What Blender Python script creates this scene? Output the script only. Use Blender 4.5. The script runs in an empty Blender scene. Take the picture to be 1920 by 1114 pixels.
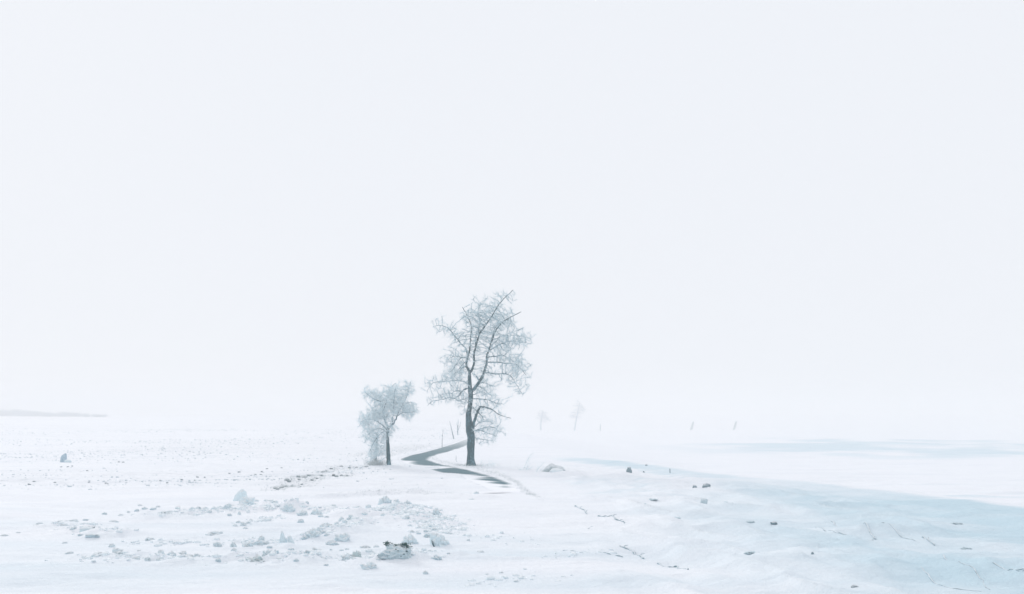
import bpy, bmesh, math, random
import numpy as np
from mathutils import Vector, Matrix, noise, kdtree

R = math.radians
scene = bpy.context.scene
COL = scene.collection

# ---------------------------------------------------------------- camera
cam_data = bpy.data.cameras.new('camera')
cam = bpy.data.objects.new('camera', cam_data); COL.objects.link(cam)
cam.location = (0, 0, 2.3)
cam.rotation_euler = (R(90), 0, 0)
cam_data.sensor_width = 36.0
cam_data.lens = 36.0 * 1884.0 / 1920.0
cam_data.shift_y = (770.0 - 557.0) / 1920.0
cam_data.clip_start = 0.1; cam_data.clip_end = 8000
scene.camera = cam

# ---------------------------------------------------------------- sky, sun, exposure
SUN_ELEV, SUN_AZ = 24.0, -32.0          # azimuth from +Y, negative = to the left
world = bpy.data.worlds.new('World'); scene.world = world
world.use_nodes = True
nt = world.node_tree; nt.nodes.clear()
sky = nt.nodes.new('ShaderNodeTexSky'); sky.sky_type = 'NISHITA'; sky.sun_disc = False
sky.sun_elevation = R(SUN_ELEV); sky.sun_rotation = R(SUN_AZ)
sky.air_density = 1.0; sky.dust_density = 1.0; sky.ozone_density = 1.0
dim = nt.nodes.new('ShaderNodeVectorMath'); dim.operation = 'SCALE'; dim.inputs['Scale'].default_value = 0.10
mixn = nt.nodes.new('ShaderNodeMixRGB'); mixn.inputs['Fac'].default_value = 0.99      # closed cloud cover over the clear sky
mixn.inputs['Color2'].default_value = (0.872, 0.899, 0.950, 1)
bg = nt.nodes.new('ShaderNodeBackground'); bg.inputs['Strength'].default_value = 1.0
wo = nt.nodes.new('ShaderNodeOutputWorld')
nt.links.new(sky.outputs['Color'], dim.inputs[0]); nt.links.new(dim.outputs[0], mixn.inputs['Color1'])
nt.links.new(mixn.outputs['Color'], bg.inputs['Color']); nt.links.new(bg.outputs['Background'], wo.inputs['Surface'])

sun_data = bpy.data.lights.new('sun', 'SUN'); sun_data.energy = 1.25; sun_data.angle = R(16); sun_data.color = (1.0, 0.965, 0.915)
sun = bpy.data.objects.new('sun', sun_data); COL.objects.link(sun)
sun.rotation_euler = (R(90 - SUN_ELEV), 0, R(180 - SUN_AZ))
sun.location = (-20, 30, 40)

vs = scene.view_settings
vs.view_transform = 'Standard'; vs.look = 'None'; vs.exposure = 0.0; vs.gamma = 1.0; vs.use_curve_mapping = False
cy = scene.cycles
cy.use_denoising = True
cy.max_bounces = 10; cy.diffuse_bounces = 5; cy.glossy_bounces = 2; cy.volume_bounces = 5; cy.transmission_bounces = 2
cy.caustics_reflective = False; cy.caustics_refractive = False

# ---------------------------------------------------------------- terrain (metres; camera at x=0, y=0)
CAM_H = 2.3
def vnoise(x, y, seed=0):
    x = np.asarray(x, dtype=np.float64); y = np.asarray(y, dtype=np.float64)
    xi = np.floor(x).astype(np.int64); yi = np.floor(y).astype(np.int64)
    fx = x - xi; fy = y - yi
    fx = fx * fx * (3 - 2 * fx); fy = fy * fy * (3 - 2 * fy)
    def hsh(a, b):
        n = (a * 374761393 + b * 668265263 + seed * 1442695041) & 0xffffffff
        n = ((n ^ (n >> 13)) * 1274126177) & 0xffffffff
        n = (n ^ (n >> 16)) & 0xffffffff
        return n / 4294967295.0
    a = hsh(xi, yi); b = hsh(xi + 1, yi); c = hsh(xi, yi + 1); d = hsh(xi + 1, yi + 1)
    return (a * (1 - fx) + b * fx) * (1 - fy) + (c * (1 - fx) + d * fx) * fy
def fbm(x, y, seed=0, octaves=4):
    s = 0.0; a = 0.5; t = 0.0
    for o in range(octaves):
        s = s + a * vnoise(x * 2 ** o + o * 17.3, y * 2 ** o - o * 9.1, seed + o * 7); t += a; a *= 0.5
    return s / t * 2 - 1
def sstep(a, b, x):
    t = np.clip((np.asarray(x, dtype=np.float64) - a) / (b - a), 0, 1)
    return t * t * (3 - 2 * t)
# the bank on the right: its crest, from the path side towards the near right
CREST_Y = np.array([-50, 5, 15, 22.8, 24.8, 28.0, 31.4, 33.3, 36.1, 42.07, 48.1, 60, 95, 150, 250, 2500.])
CREST_X = np.array([30, 16.5, 13.6, 11.6, 10.95, 10.1, 9.0, 7.8, 6.55, 5.14, 3.4, 1.5, -1.0, -10, -30, -40])
def crest_s(x, y):
    return (x - np.interp(y, CREST_Y, CREST_X)) * 0.9
def macro(x, y):
    x = np.asarray(x, dtype=np.float64); y = np.asarray(y, dtype=np.float64)
    s = crest_s(x, y)
    width = 7 + np.clip(y - 45, 0, 400) * 0.1
    plain = -0.95 - 0.0105 * np.clip(y - 45, 0, 285) + 0.0108 * np.clip(y - 330, 0, 300)
    w = sstep(0, 1, s / width)
    lip = 0.10 * np.exp(-(s / 1.6) ** 2) * sstep(52, 44, y)
    swell = 0.10 * fbm(x / 14, y / 22, 3, 2) * sstep(45, 90, y) * (1 - w) + 0.35 * fbm(x / 40, y / 60, 5, 2) * w * sstep(60, 110, y)
    return plain * w + lip + swell

NAMED_CLODS = [
 (-6.786, 24.92, 0.317, 0.265, 'snow_block', 'tilted upright snow block leaning behind the rounded one, back of the clod ring'),
 (-6.391, 24.08, 0.396, 0.217, 'snow_block', 'rounded snow block leaning on an upright block at the back of the clod ring'),
 (-5.935, 24.36, 0.284, 0.103, 'snow_clod', 'low pale snow clod just right of the pair of large leaning blocks'),
 (-5.034, 22.58, 0.264, 0.156, 'snow_clod', 'rounded bluish snow clod, leftmost of three large lumps right of the leaning blocks'),
 (-4.58, 21.9, 0.232, 0.105, 'snow_clod', 'flattened snow clod, middle of three large lumps right of the leaning blocks'),
 (-4.297, 22, 0.234, 0.128, 'snow_clod', 'pointed snow clod, right one of three large lumps right of the leaning blocks'),
 (-4.202, 23.56, 0.175, 0.1, 'snow_clod', 'single small snow clod standing apart behind the three large lumps'),
 (-2.943, 23.3, 0.334, 0.198, 'snow_block', 'broad knobbly snow block at the back of the ring, below the bushy tree'),
 (-2.671, 23.3, 0.136, 0.099, 'snow_clod', 'small snow clod touching the right side of the broad knobbly block'),
 (-2.436, 23.3, 0.173, 0.087, 'snow_clod', 'pale half-sunk snow clod a step right of the broad knobbly block'),
 (-1.777, 21.46, 0.194, 0.091, 'snow_clod', 'left and lower clod of the pair on the outer right side of the ring'),
 (-1.602, 21.56, 0.172, 0.137, 'snow_clod', 'right and taller clod of the pair on the outer right side of the ring'),
 (-1.367, 20.44, 0.13, 0.087, 'snow_clod', 'lone bluish clod just below the pair on the outer right side of the ring'),
 (-1.505, 18.06, 0.182, 0.077, 'snow_clod', 'flat grey-blue clod beside the cracked wedge of snow'),
 (-1.227, 16.88, 0.287, 0.179, 'snow_slab', 'wedge-shaped snow slab with a dark crack on its left face'),
 (-1.739, 17.06, 0.263, 0.163, 'snow_clod', 'crumbling snow clod directly behind the big grassy one'),
 (-1.155, 15.32, 0.155, 0.073, 'snow_clod', 'grey snow clod lying alone to the right of the big grassy one'),
 (-1.211, 14.08, 0.075, 0.045, 'snow_clod', 'tiny lone snow clod in front, right below the big grassy one'),
 (-2.392, 15.38, 0.171, 0.147, 'snow_block', 'round tall snow block with greenish side, left of the grassy clod'),
 (-2.519, 15.26, 0.154, 0.073, 'snow_clod', 'low snow clod pressed against the left of the round greenish block'),
 (-2.078, 14.5, 0.231, 0.085, 'snow_clod', 'spread-out crumbling clod in front, between the greenish block and grassy clod'),
 (-3.877, 15.06, 0.296, 0.104, 'snow_block', 'long speckled snow block at the front edge of the ring'),
 (-3.679, 15.54, 0.148, 0.099, 'snow_block', 'rounded darker snow block right behind the long speckled one'),
 (-3.755, 15.38, 0.147, 0.073, 'snow_clod', 'pale clod between the long speckled block and the darker rounded block'),
 (-3.511, 15.1, 0.16, 0.048, 'snow_clod', 'flat clod at the front foot of the darker rounded block'),
 (-3.917, 17.2, 0.128, 0.201, 'snow_slab', 'tall pointed snow slab standing on edge in the middle of the ring'),
 (-3.78, 17.2, 0.119, 0.137, 'snow_slab', 'shorter snow slab standing on edge beside the tall pointed one'),
 (-4.355, 17.42, 0.102, 0.092, 'snow_clod', 'small upright clod atop the low heap left of the standing slabs'),
 (-4.384, 16.62, 0.176, 0.071, 'snow_clod', 'left end clod of the low heap left of the standing slabs'),
 (-4.271, 16.8, 0.161, 0.08, 'snow_clod', 'middle clod of the low heap left of the standing slabs'),
 (-4.163, 16.94, 0.144, 0.063, 'snow_clod', 'right end clod of the low heap left of the standing slabs'),
 (-3.57, 17.84, 0.237, 0.133, 'snow_block', 'crumbling block right of the standing slabs, left end of the middle ridge'),
 (-3.598, 19.26, 0.194, 0.092, 'snow_clod', 'clod on the upper bend of the middle ridge of the ring'),
 (-3.086, 17.2, 0.219, 0.082, 'snow_clod', 'smooth half-sunk slab of snow, left of two below the middle ridge'),
 (-2.983, 17.62, 0.243, 0.131, 'snow_block', 'smooth half-sunk snow block, right of two below the middle ridge'),
 (-3.303, 20.54, 0.164, 0.098, 'snow_clod', 'largest clod at the right tip of the upper middle ridge'),
 (-3.506, 20.64, 0.121, 0.088, 'snow_clod', 'second clod from the right tip of the upper middle ridge'),
 (-3.118, 15.26, 0.089, 0.057, 'snow_clod', 'dark-sided small clod between the long speckled block and the greenish block'),
 (-3.119, 15.88, 0.101, 0.051, 'snow_clod', 'pale small clod just behind the dark-sided small clod'),
 (-2.435, 16.62, 0.176, 0.044, 'snow_clod', 'very flat snow clod behind the round greenish block'),
 (-6.389, 17.7, 0.16, 0.066, 'snow_clod', 'lone low clod in the open middle of the ring, far left part'),
 (-4.981, 16.94, 0.135, 0.072, 'snow_clod', 'lone rounded clod left of the low heap, inside the ring'),
 (-4.647, 16.74, 0.098, 0.098, 'snow_clod', 'small peaked clod right of the lone rounded one inside the ring'),
 (-5.42, 18.3, 0.291, 0.078, 'snow_clod', 'long drifted-over clod with snow tail in the middle left of the ring'),
 (-6.378, 22.46, 0.203, 0.107, 'snow_clod', 'largest clod of the crumbly back ridge, left of the leaning blocks'),
 (-7.649, 22, 0.315, 0.07, 'snow_clod', 'long flat clod at the front of the crumbly back ridge'),
]
CLOD_GROUPS = [
 ("small bluish snow lump, %s along the ring's left front edge", 'lumps along the left front edge of the ring', [(-5.507, 15.72, 0.1, 0.075), (-5.32, 15.66, 0.125, 0.066), (-5.165, 15.72, 0.142, 0.067), (-4.912, 15.22, 0.145, 0.057), (-4.814, 15.32, 0.106, 0.065), (-5.697, 15.16, 0.121, 0.04), (-5.49, 15.1, 0.08, 0.048), (-5.335, 15.16, 0.072, 0.032), (-6.334, 16.06, 0.179, 0.077), (-6.392, 15.48, 0.181, 0.058), (-6.573, 15.48, 0.09, 0.033), (-6.08, 15.48, 0.107, 0.041), (-6.738, 16.88, 0.099, 0.054), (-4.395, 15, 0.072, 0.04), (-5.9, 15.88, 0.067, 0.034), (-4.464, 15.72, 0.075, 0.033), (-4.289, 15.48, 0.082, 0.041), (-4.366, 15.94, 0.051, 0.034)]),
 ('low grey snow lump, %s in the scatter around the dark angular stone', 'lumps around the dark stone', [(-7.878, 18.6, 0.257, 0.089), (-8.284, 18.94, 0.111, 0.05), (-7.529, 18, 0.229, 0.048), (-9.005, 20.54, 0.196, 0.055), (-8.494, 19.88, 0.116, 0.042), (-9.003, 19.7, 0.125, 0.042), (-9.502, 20.16, 0.118, 0.032), (-7.829, 17.56, 0.084, 0.028), (-7.092, 16.06, 0.119, 0.034), (-9.081, 20.44, 0.098, 0.033), (-8.948, 19.88, 0.106, 0.032), (-8.652, 19.36, 0.123, 0.031), (-8.456, 19.62, 0.125, 0.031), (-8.892, 20.94, 0.111, 0.033), (-8.982, 22.12, 0.094, 0.047), (-8.217, 20.64, 0.186, 0.044), (-7.833, 18.22, 0.097, 0.029), (-9.348, 19.7, 0.125, 0.031), (-9.347, 18.44, 0.117, 0.029), (-9.28, 18.86, 0.08, 0.02)]),
 ('small crumbly snow clod, %s on the back ridge before the leaning blocks', 'clods of the crumbly back ridge', [(-7.449, 22.82, 0.133, 0.061), (-7.115, 22.34, 0.142, 0.071), (-6.891, 22.58, 0.132, 0.06), (-6.64, 22.34, 0.119, 0.071), (-7.727, 23.18, 0.111, 0.049), (-7.735, 22.7, 0.108, 0.048), (-8.293, 23.18, 0.123, 0.049), (-8.533, 23.3, 0.111, 0.049), (-8.629, 23.06, 0.098, 0.049), (-8.629, 22.58, 0.096, 0.048), (-7.235, 23.18, 0.111, 0.049), (-6.742, 23.18, 0.111, 0.049), (-6.48, 23.3, 0.124, 0.049), (-8.304, 23.56, 0.1, 0.038), (-8.051, 22.24, 0.094, 0.035), (-6.275, 23.18, 0.148, 0.062), (-6.603, 21.9, 0.093, 0.035), (-8.544, 21.9, 0.093, 0.035), (-8.877, 23.96, 0.102, 0.038), (-6.099, 21.68, 0.081, 0.046)]),
 ('small pale clod, %s in the loose cluster under the leaning blocks', 'clods under the leaning blocks', [(-5.952, 21.9, 0.093, 0.07), (-5.431, 20.26, 0.129, 0.065), (-5.408, 20.54, 0.087, 0.044), (-5.631, 20.64, 0.088, 0.044), (-5.446, 20.94, 0.078, 0.044), (-5.564, 20.16, 0.086, 0.043), (-5.265, 19.8, 0.084, 0.032), (-5.983, 23.68, 0.113, 0.05), (-6.313, 24.78, 0.105, 0.039), (-5.853, 24.78, 0.118, 0.053)]),
 ('small broken clod, %s on the arc around the broad knobbly block', 'clods of the back right arc', [(-3.305, 23.06, 0.122, 0.073), (-3.404, 22.58, 0.096, 0.06), (-3.083, 22.34, 0.107, 0.059), (-2.924, 22.12, 0.094, 0.047), (-2.798, 21.78, 0.104, 0.058), (-3.188, 21.68, 0.115, 0.046), (-2.668, 22.34, 0.095, 0.047), (-2.472, 21.56, 0.103, 0.057), (-2.289, 21.56, 0.126, 0.069), (-2.131, 21.36, 0.102, 0.057), (-1.977, 21.04, 0.112, 0.056), (-1.844, 20.44, 0.098, 0.043), (-1.978, 20.36, 0.086, 0.043), (-2.136, 20.64, 0.077, 0.044), (-1.734, 19.8, 0.095, 0.042), (-1.806, 19.44, 0.083, 0.041), (-1.604, 19.62, 0.094, 0.042), (-1.48, 19.1, 0.101, 0.041), (-1.872, 18.86, 0.08, 0.04), (-1.728, 18.6, 0.079, 0.039), (-3.645, 23.68, 0.101, 0.05), (-3.61, 22.82, 0.109, 0.048), (-3.648, 22.24, 0.106, 0.047), (-1.622, 18.86, 0.07, 0.04), (-1.519, 20.74, 0.088, 0.033), (-3.67, 23.44, 0.075, 0.037)]),
 ('small clod, %s on the middle ridge beyond the standing slabs', 'clods of the middle ridge', [(-3.599, 18.68, 0.099, 0.069), (-3.676, 17.76, 0.104, 0.057), (-3.463, 18.38, 0.107, 0.049), (-3.588, 19.88, 0.095, 0.053), (-3.531, 20.16, 0.096, 0.064), (-3.75, 20.36, 0.086, 0.043), (-3.377, 20.26, 0.097, 0.065), (-3.501, 18.22, 0.087, 0.039), (-3.31, 17.92, 0.076, 0.038), (-3.419, 19.7, 0.084, 0.042), (-3.207, 18.94, 0.07, 0.03), (-3.758, 18.44, 0.078, 0.049), (-4.709, 22.46, 0.095, 0.048), (-4.108, 21.56, 0.103, 0.046), (-3.964, 21.46, 0.091, 0.034), (-4.349, 20.64, 0.131, 0.066), (-4.839, 23.68, 0.088, 0.05)]),
 ('tiny snow lump, %s between the speckled and grassy blocks', 'tiny lumps among the front blocks', [(-2.852, 15.22, 0.073, 0.032), (-3.182, 14.8, 0.071, 0.039), (-3.143, 16.36, 0.087, 0.035), (-2.963, 16.42, 0.052, 0.026), (-2.779, 16.36, 0.069, 0.026), (-3.966, 16.42, 0.087, 0.035), (-3.617, 16.42, 0.096, 0.035), (-3.404, 15.72, 0.067, 0.025), (-2.73, 14.74, 0.063, 0.023), (-2.722, 16.54, 0.061, 0.026), (-2.274, 16.8, 0.089, 0.045), (-2.183, 15.76, 0.05, 0.025), (-2.036, 15.22, 0.057, 0.024), (-1.566, 16.3, 0.087, 0.035), (-1.608, 15.94, 0.076, 0.025)]),
 ("tiny snow lump, %s of those beyond the ring's right side", 'lumps scattered outside the ring on the right', [(-1.226, 20.26, 0.075, 0.032), (-0.937, 19.18, 0.112, 0.025), (-0.864, 18.3, 0.068, 0.029), (-0.767, 17.62, 0.056, 0.033), (-1.165, 18.6, 0.118, 0.03), (-0.517, 16.24, 0.103, 0.026), (-0.989, 15.66, 0.05, 0.021), (-1.29, 15.88, 0.076, 0.025), (-0.952, 26.76, 0.128, 0.071), (-1.047, 25.96, 0.138, 0.041), (0.116, 13.68, 0.073, 0.022), (-0.149, 14.08, 0.067, 0.022), (0.057, 13.38, 0.064, 0.021), (-0.202, 13.56, 0.058, 0.022), (-0.35, 14.04, 0.045, 0.015)]),
]
EARTH_CLODS = [(-6.826, 28.9, 0.138, 0.061), (-6.703, 28.7, 0.107, 0.046), (-7.087, 31.64, 0.151, 0.084), (-6.988, 31.42, 0.1, 0.067), (-7.096, 33.34, 0.124, 0.071), (-6.714, 29.28, 0.155, 0.047), (-6.745, 29.9, 0.127, 0.048), (-6.674, 30.52, 0.113, 0.049), (-6.718, 31.64, 0.118, 0.05), (-6.475, 30.96, 0.099, 0.049), (-6.254, 31.42, 0.117, 0.067), (-6.918, 34.12, 0.163, 0.072), (-7.033, 35.24, 0.168, 0.075), (-6.902, 33.34, 0.124, 0.053), (-6.426, 33.08, 0.105, 0.053), (-6.537, 34.4, 0.128, 0.073), (-6.882, 36.42, 0.155, 0.077), (-6.216, 34.96, 0.167, 0.111), (-6.025, 34.4, 0.128, 0.073), (-5.986, 35.24, 0.131, 0.056), (-5.752, 34.96, 0.13, 0.056), (-7.126, 38.36, 0.143, 0.061), (-7.11, 39.4, 0.146, 0.063), (-6.818, 40.14, 0.149, 0.064), (-6.378, 39.4, 0.146, 0.063), (-6.162, 39.76, 0.148, 0.063), (-5.838, 40.14, 0.149, 0.043)]
EARTH_CLODS_ROW = [(-15.11, 31.42, 0.1, 0.083), (-15.283, 32.1, 0.102, 0.051), (-14.409, 31.64, 0.101, 0.05), (-13.334, 31.64, 0.084, 0.042), (-12.708, 31.42, 0.1, 0.05), (-12.456, 30.96, 0.082, 0.049), (-11.982, 31.18, 0.066, 0.033), (-9.32, 37.36, 0.139, 0.079), (-9.62, 39.4, 0.125, 0.063), (-8.944, 34.96, 0.13, 0.056), (-8.74, 34.96, 0.111, 0.056), (-9.034, 39.4, 0.125, 0.063), (-11.168, 31.88, 0.102, 0.051), (-10.564, 32.1, 0.119, 0.068), (-10.371, 32.84, 0.105, 0.052), (-10.685, 34.12, 0.127, 0.072), (-10.535, 34.4, 0.11, 0.055), (-10.632, 30.96, 0.082, 0.049), (-9.914, 35.24, 0.112, 0.056), (-9.985, 36.74, 0.117, 0.059), (-18.186, 40.5, 0.129, 0.064), (-17.928, 40.5, 0.107, 0.064), (-17.901, 40.88, 0.108, 0.065), (-15.805, 37.36, 0.099, 0.059), (-17.322, 44.22, 0.141, 0.07), (-17.134, 44.22, 0.117, 0.07)]
BANK_STONES_AND_HOLLOWS = [  # flat entries are lumps standing for shaded hollows in the snow
 (4.131, 35.38, 0.207, 0.207, 'stone', 'small round dark stone standing in the snow on the bank, right of the arched rock', 1),
 (4.741, 36.16, 0.067, 0.058, 'pebble', 'tiny dark pebble just right of the small round stone', 1),
 (5.294, 39.58, 0.105, 0.063, 'pebble', 'tiny flat pebble on the crest of the bank above the round stone', 1),
 (5.634, 29.08, 0.262, 0.108, 'stone', 'low dark stone with snowy left end on the middle of the bank', 1),
 (5.192, 28.52, 0.136, 0.076, 'stone', 'small peaked stone just left of the low dark one on the bank', 1),
 (4.655, 24.36, 0.194, 0.168, 'ice_block', 'pale frosted block of ice half sunk below the low dark stone', 0),
 (3.556, 25.28, 0.268, 0.06, 'hollow_shade_lump', 'flat bluish lump for a shaded hollow below and left of the pale ice block', 1),
 (3.087, 23.36, 0.136, 0.05, 'hollow_shade_lump', 'small flat lump for a shaded hollow, below the flat bluish one', 1),
 (5.166, 25.28, 0.188, 0.034, 'hollow_shade_lump', 'thin flat lump for a shaded hollow right of the pale ice block, left of two', 1),
 (5.36, 25.12, 0.093, 0.04, 'hollow_shade_lump', 'short flat lump for a shaded hollow right of the pale ice block, right of two', 1),
 (4.466, 21.14, 0.067, 0.05, 'pebble', 'dark pebble alone on the smooth snow of the bank', 1),
 (3.513, 21.56, 0.298, 0.057, 'hollow_shade_lump', 'wide grey lump for a shaded hollow between the pale ice block and curved tubes', 1),
 (4.727, 19.88, 0.253, 0.037, 'hollow_shade_lump', 'thin flat grey lump for a shaded hollow left of the middle tangle', 1),
 (5.087, 19.48, 0.145, 0.052, 'stone', 'small dark stone next to the thin flat lump left of the middle tangle', 1),
 (3.667, 15.32, 0.26, 0.057, 'hollow_shade_lump', 'wide flat grey lump for a shaded hollow in the near part of the bank', 1),
 (4.508, 15.06, 0.048, 0.04, 'pebble', 'dark pebble below the middle tangle', 1),
 (4.362, 12.76, 0.102, 0.027, 'stone', 'small dark stone at the bottom edge of the bank', 1),
 (7.57, 16.68, 0.177, 0.044, 'hollow_shade_lump', 'dark flat lump for a shaded hollow right of the middle tangle on the blue ice', 1),
 (8.903, 20.04, 0.277, 0.037, 'hollow_shade_lump', 'thin flat lump for a shaded hollow high on the blue ice, near the crest', 1),
]
CREASE_TUBES_AND_TWIGS = [  # mostly dark tubes standing for shade in hollows and creases, plus some twigs
 ('thin curved dark tube for a shaded hollow at the left side of the bank', 0.021, [(1.526, 24.36), (1.618, 23.82), (1.673, 23.18), (1.672, 22.34)]),
 ('short wavy dark tube for a shaded hollow, right of the thin curved one', 0.023, [(1.854, 21.56), (1.95, 21.36), (2.121, 21.26), (2.125, 20.64), (2.202, 20.44), (2.258, 20.16)]),
 ('hooked thick dark tube for the shade of a hollow near the bottom', 0.025, [(1.805, 17), (1.864, 16.88), (1.983, 16.68), (2.039, 16.42), (2.054, 16.06), (2.053, 15.72)]),
 ('straight short dark tube for a shaded ledge, left of the hooked thick one', 0.015, [(1.469, 16.18), (1.529, 16), (1.612, 15.98), (1.747, 15.82)]),
 ('wavy dark tube for a shaded hollow right of and below the hooked one', 0.018, [(2.236, 15.32), (2.27, 15.06), (2.398, 15.16), (2.478, 15.16), (2.467, 14.8), (2.502, 14.64), (2.54, 14.46)]),
 ('long thin tube for a shaded crease curving along the lower edge of the middle tangle', 0.014, [(6.015, 19.88), (5.989, 19.52), (5.884, 18.6), (5.897, 17.92), (6.06, 17.7), (6.17, 17.56), (6.332, 17.62)]),
 ('crooked tube for a shaded crease along the upper edge of the middle tangle', 0.019, [(6.677, 21), (6.596, 20.44), (6.563, 19.88), (6.536, 19.36), (6.665, 19.26), (6.603, 18.68), (6.49, 18.14), (6.417, 17.7)]),
 ('pale thin tube for a shaded crease running right from the middle tangle', 0.012, [(7.11, 19.7), (7.074, 19.26), (7.08, 18.84), (6.998, 18.06), (6.981, 17.42), (7.078, 17.14)]),
 ('short faded stub for a shaded crease at the right end of the middle tangle', 0.019, [(7.357, 18), (7.212, 17.42), (7.146, 17)]),
 ('long thin tube for a shaded crease curving along the lower edge of the near tangle', 0.01, [(5.789, 14.22), (5.749, 13.94), (5.658, 13.46), (5.649, 13.14), (5.7, 12.86), (5.941, 12.72)]),
 ('short peg for a shaded crease above the near tangle', 0.012, [(6.467, 15.06), (6.384, 14.74), (6.37, 14.6)]),
 ('crooked pale tube for a shaded crease in the middle of the near tangle', 0.01, [(6.471, 14.6), (6.345, 14.18), (6.378, 13.94), (6.305, 13.56), (6.179, 13.14), (6.116, 12.86)]),
 ('faded tube for a shaded crease at the right edge, ending the near tangle', 0.013, [(6.76, 14.12), (6.753, 13.86), (6.751, 13.56), (6.853, 13.38)]),
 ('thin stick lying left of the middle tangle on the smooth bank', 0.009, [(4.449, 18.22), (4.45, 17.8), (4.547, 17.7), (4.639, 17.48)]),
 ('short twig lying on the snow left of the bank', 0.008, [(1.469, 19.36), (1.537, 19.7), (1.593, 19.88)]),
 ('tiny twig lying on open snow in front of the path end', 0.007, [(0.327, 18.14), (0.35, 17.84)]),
 ('thin twig lying on the snow just above the straight short tube', 0.008, [(0.831, 16.48), (0.931, 16.54), (1.077, 16.36)]),
]
SPOT = {
 'tree': (-1.709, 41.28),
 'bushtree': (-5.083, 41.28),
 'bushstem': (-6.247, 45.62),
 'fartree_a': (9.161, 319.6),
 'fartree_b': (18.742, 301.8),
 'sapling': (-4.438, 63.82),
 'leanpost': (-4.689, 81.04),
 'forked': (-5.119, 95.02),
 'fainttrunk': (26.521, 301),
 'stump_a': (58.639, 328.8),
 'stump_b': (73.22, 331.6),
 'shrub_a': (0.493, 38.7),
 'shrub_b': (0.9, 37.68),
 'rock': (1.527, 37.36),
 'post': (5.637, 35.88),
 'iceslab': (-19.763, 44.22),
 'darkstone': (-7.853, 18.68),
 'grassclod': (-1.794, 15.16),
 'hedge_l': (-213.096, 418.2),
 'hedge_r': (-143.306, 362.4),
 'seedling': (-2.444, 45.14),
 'bramble': (-0.967, 40.5),
}

# ---------------------------------------------------------------- helpers
def mesh_np(name, V, faces=None, tris=None, quads=None, smooth=True):
    me = bpy.data.meshes.new(name)
    V = np.asarray(V, dtype=np.float32)
    F3 = np.zeros((0, 3), np.int32) if tris is None else np.asarray(tris, np.int32).reshape(-1, 3)
    F4 = np.zeros((0, 4), np.int32) if quads is None else np.asarray(quads, np.int32).reshape(-1, 4)
    nl = F3.size + F4.size; nf = len(F3) + len(F4)
    me.vertices.add(len(V)); me.vertices.foreach_set('co', V.ravel())
    me.loops.add(nl); me.loops.foreach_set('vertex_index', np.concatenate([F3.ravel(), F4.ravel()]).astype(np.int32))
    me.polygons.add(nf)
    starts = np.concatenate([np.arange(len(F3)) * 3, F3.size + np.arange(len(F4)) * 4]).astype(np.int32)
    me.polygons.foreach_set('loop_start', starts)
    try:
        me.polygons.foreach_set('loop_total', np.concatenate([np.full(len(F3), 3), np.full(len(F4), 4)]).astype(np.int32))
    except Exception:
        pass
    me.polygons.foreach_set('use_smooth', np.full(nf, smooth, dtype=bool))
    me.update(calc_edges=True); me.validate()
    return me

def link(name, me, mat=None, parent=None, loc=None, rot=None, scl=None):
    o = bpy.data.objects.new(name, me); COL.objects.link(o)
    if mat is not None and me is not None and not me.materials: me.materials.append(mat)
    if parent is not None: o.parent = parent
    if loc is not None: o.location = loc
    if rot is not None: o.rotation_euler = rot
    if scl is not None: o.scale = scl
    return o

def tag(o, label, cat, group=None, kind=None):
    o['label'] = label; o['category'] = cat
    if group: o['group'] = group
    if kind: o['kind'] = kind
    return o

def attr(me, name, vals):
    a = me.attributes.new(name, 'FLOAT', 'POINT'); a.data.foreach_set('value', np.asarray(vals, np.float32).ravel())

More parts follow.
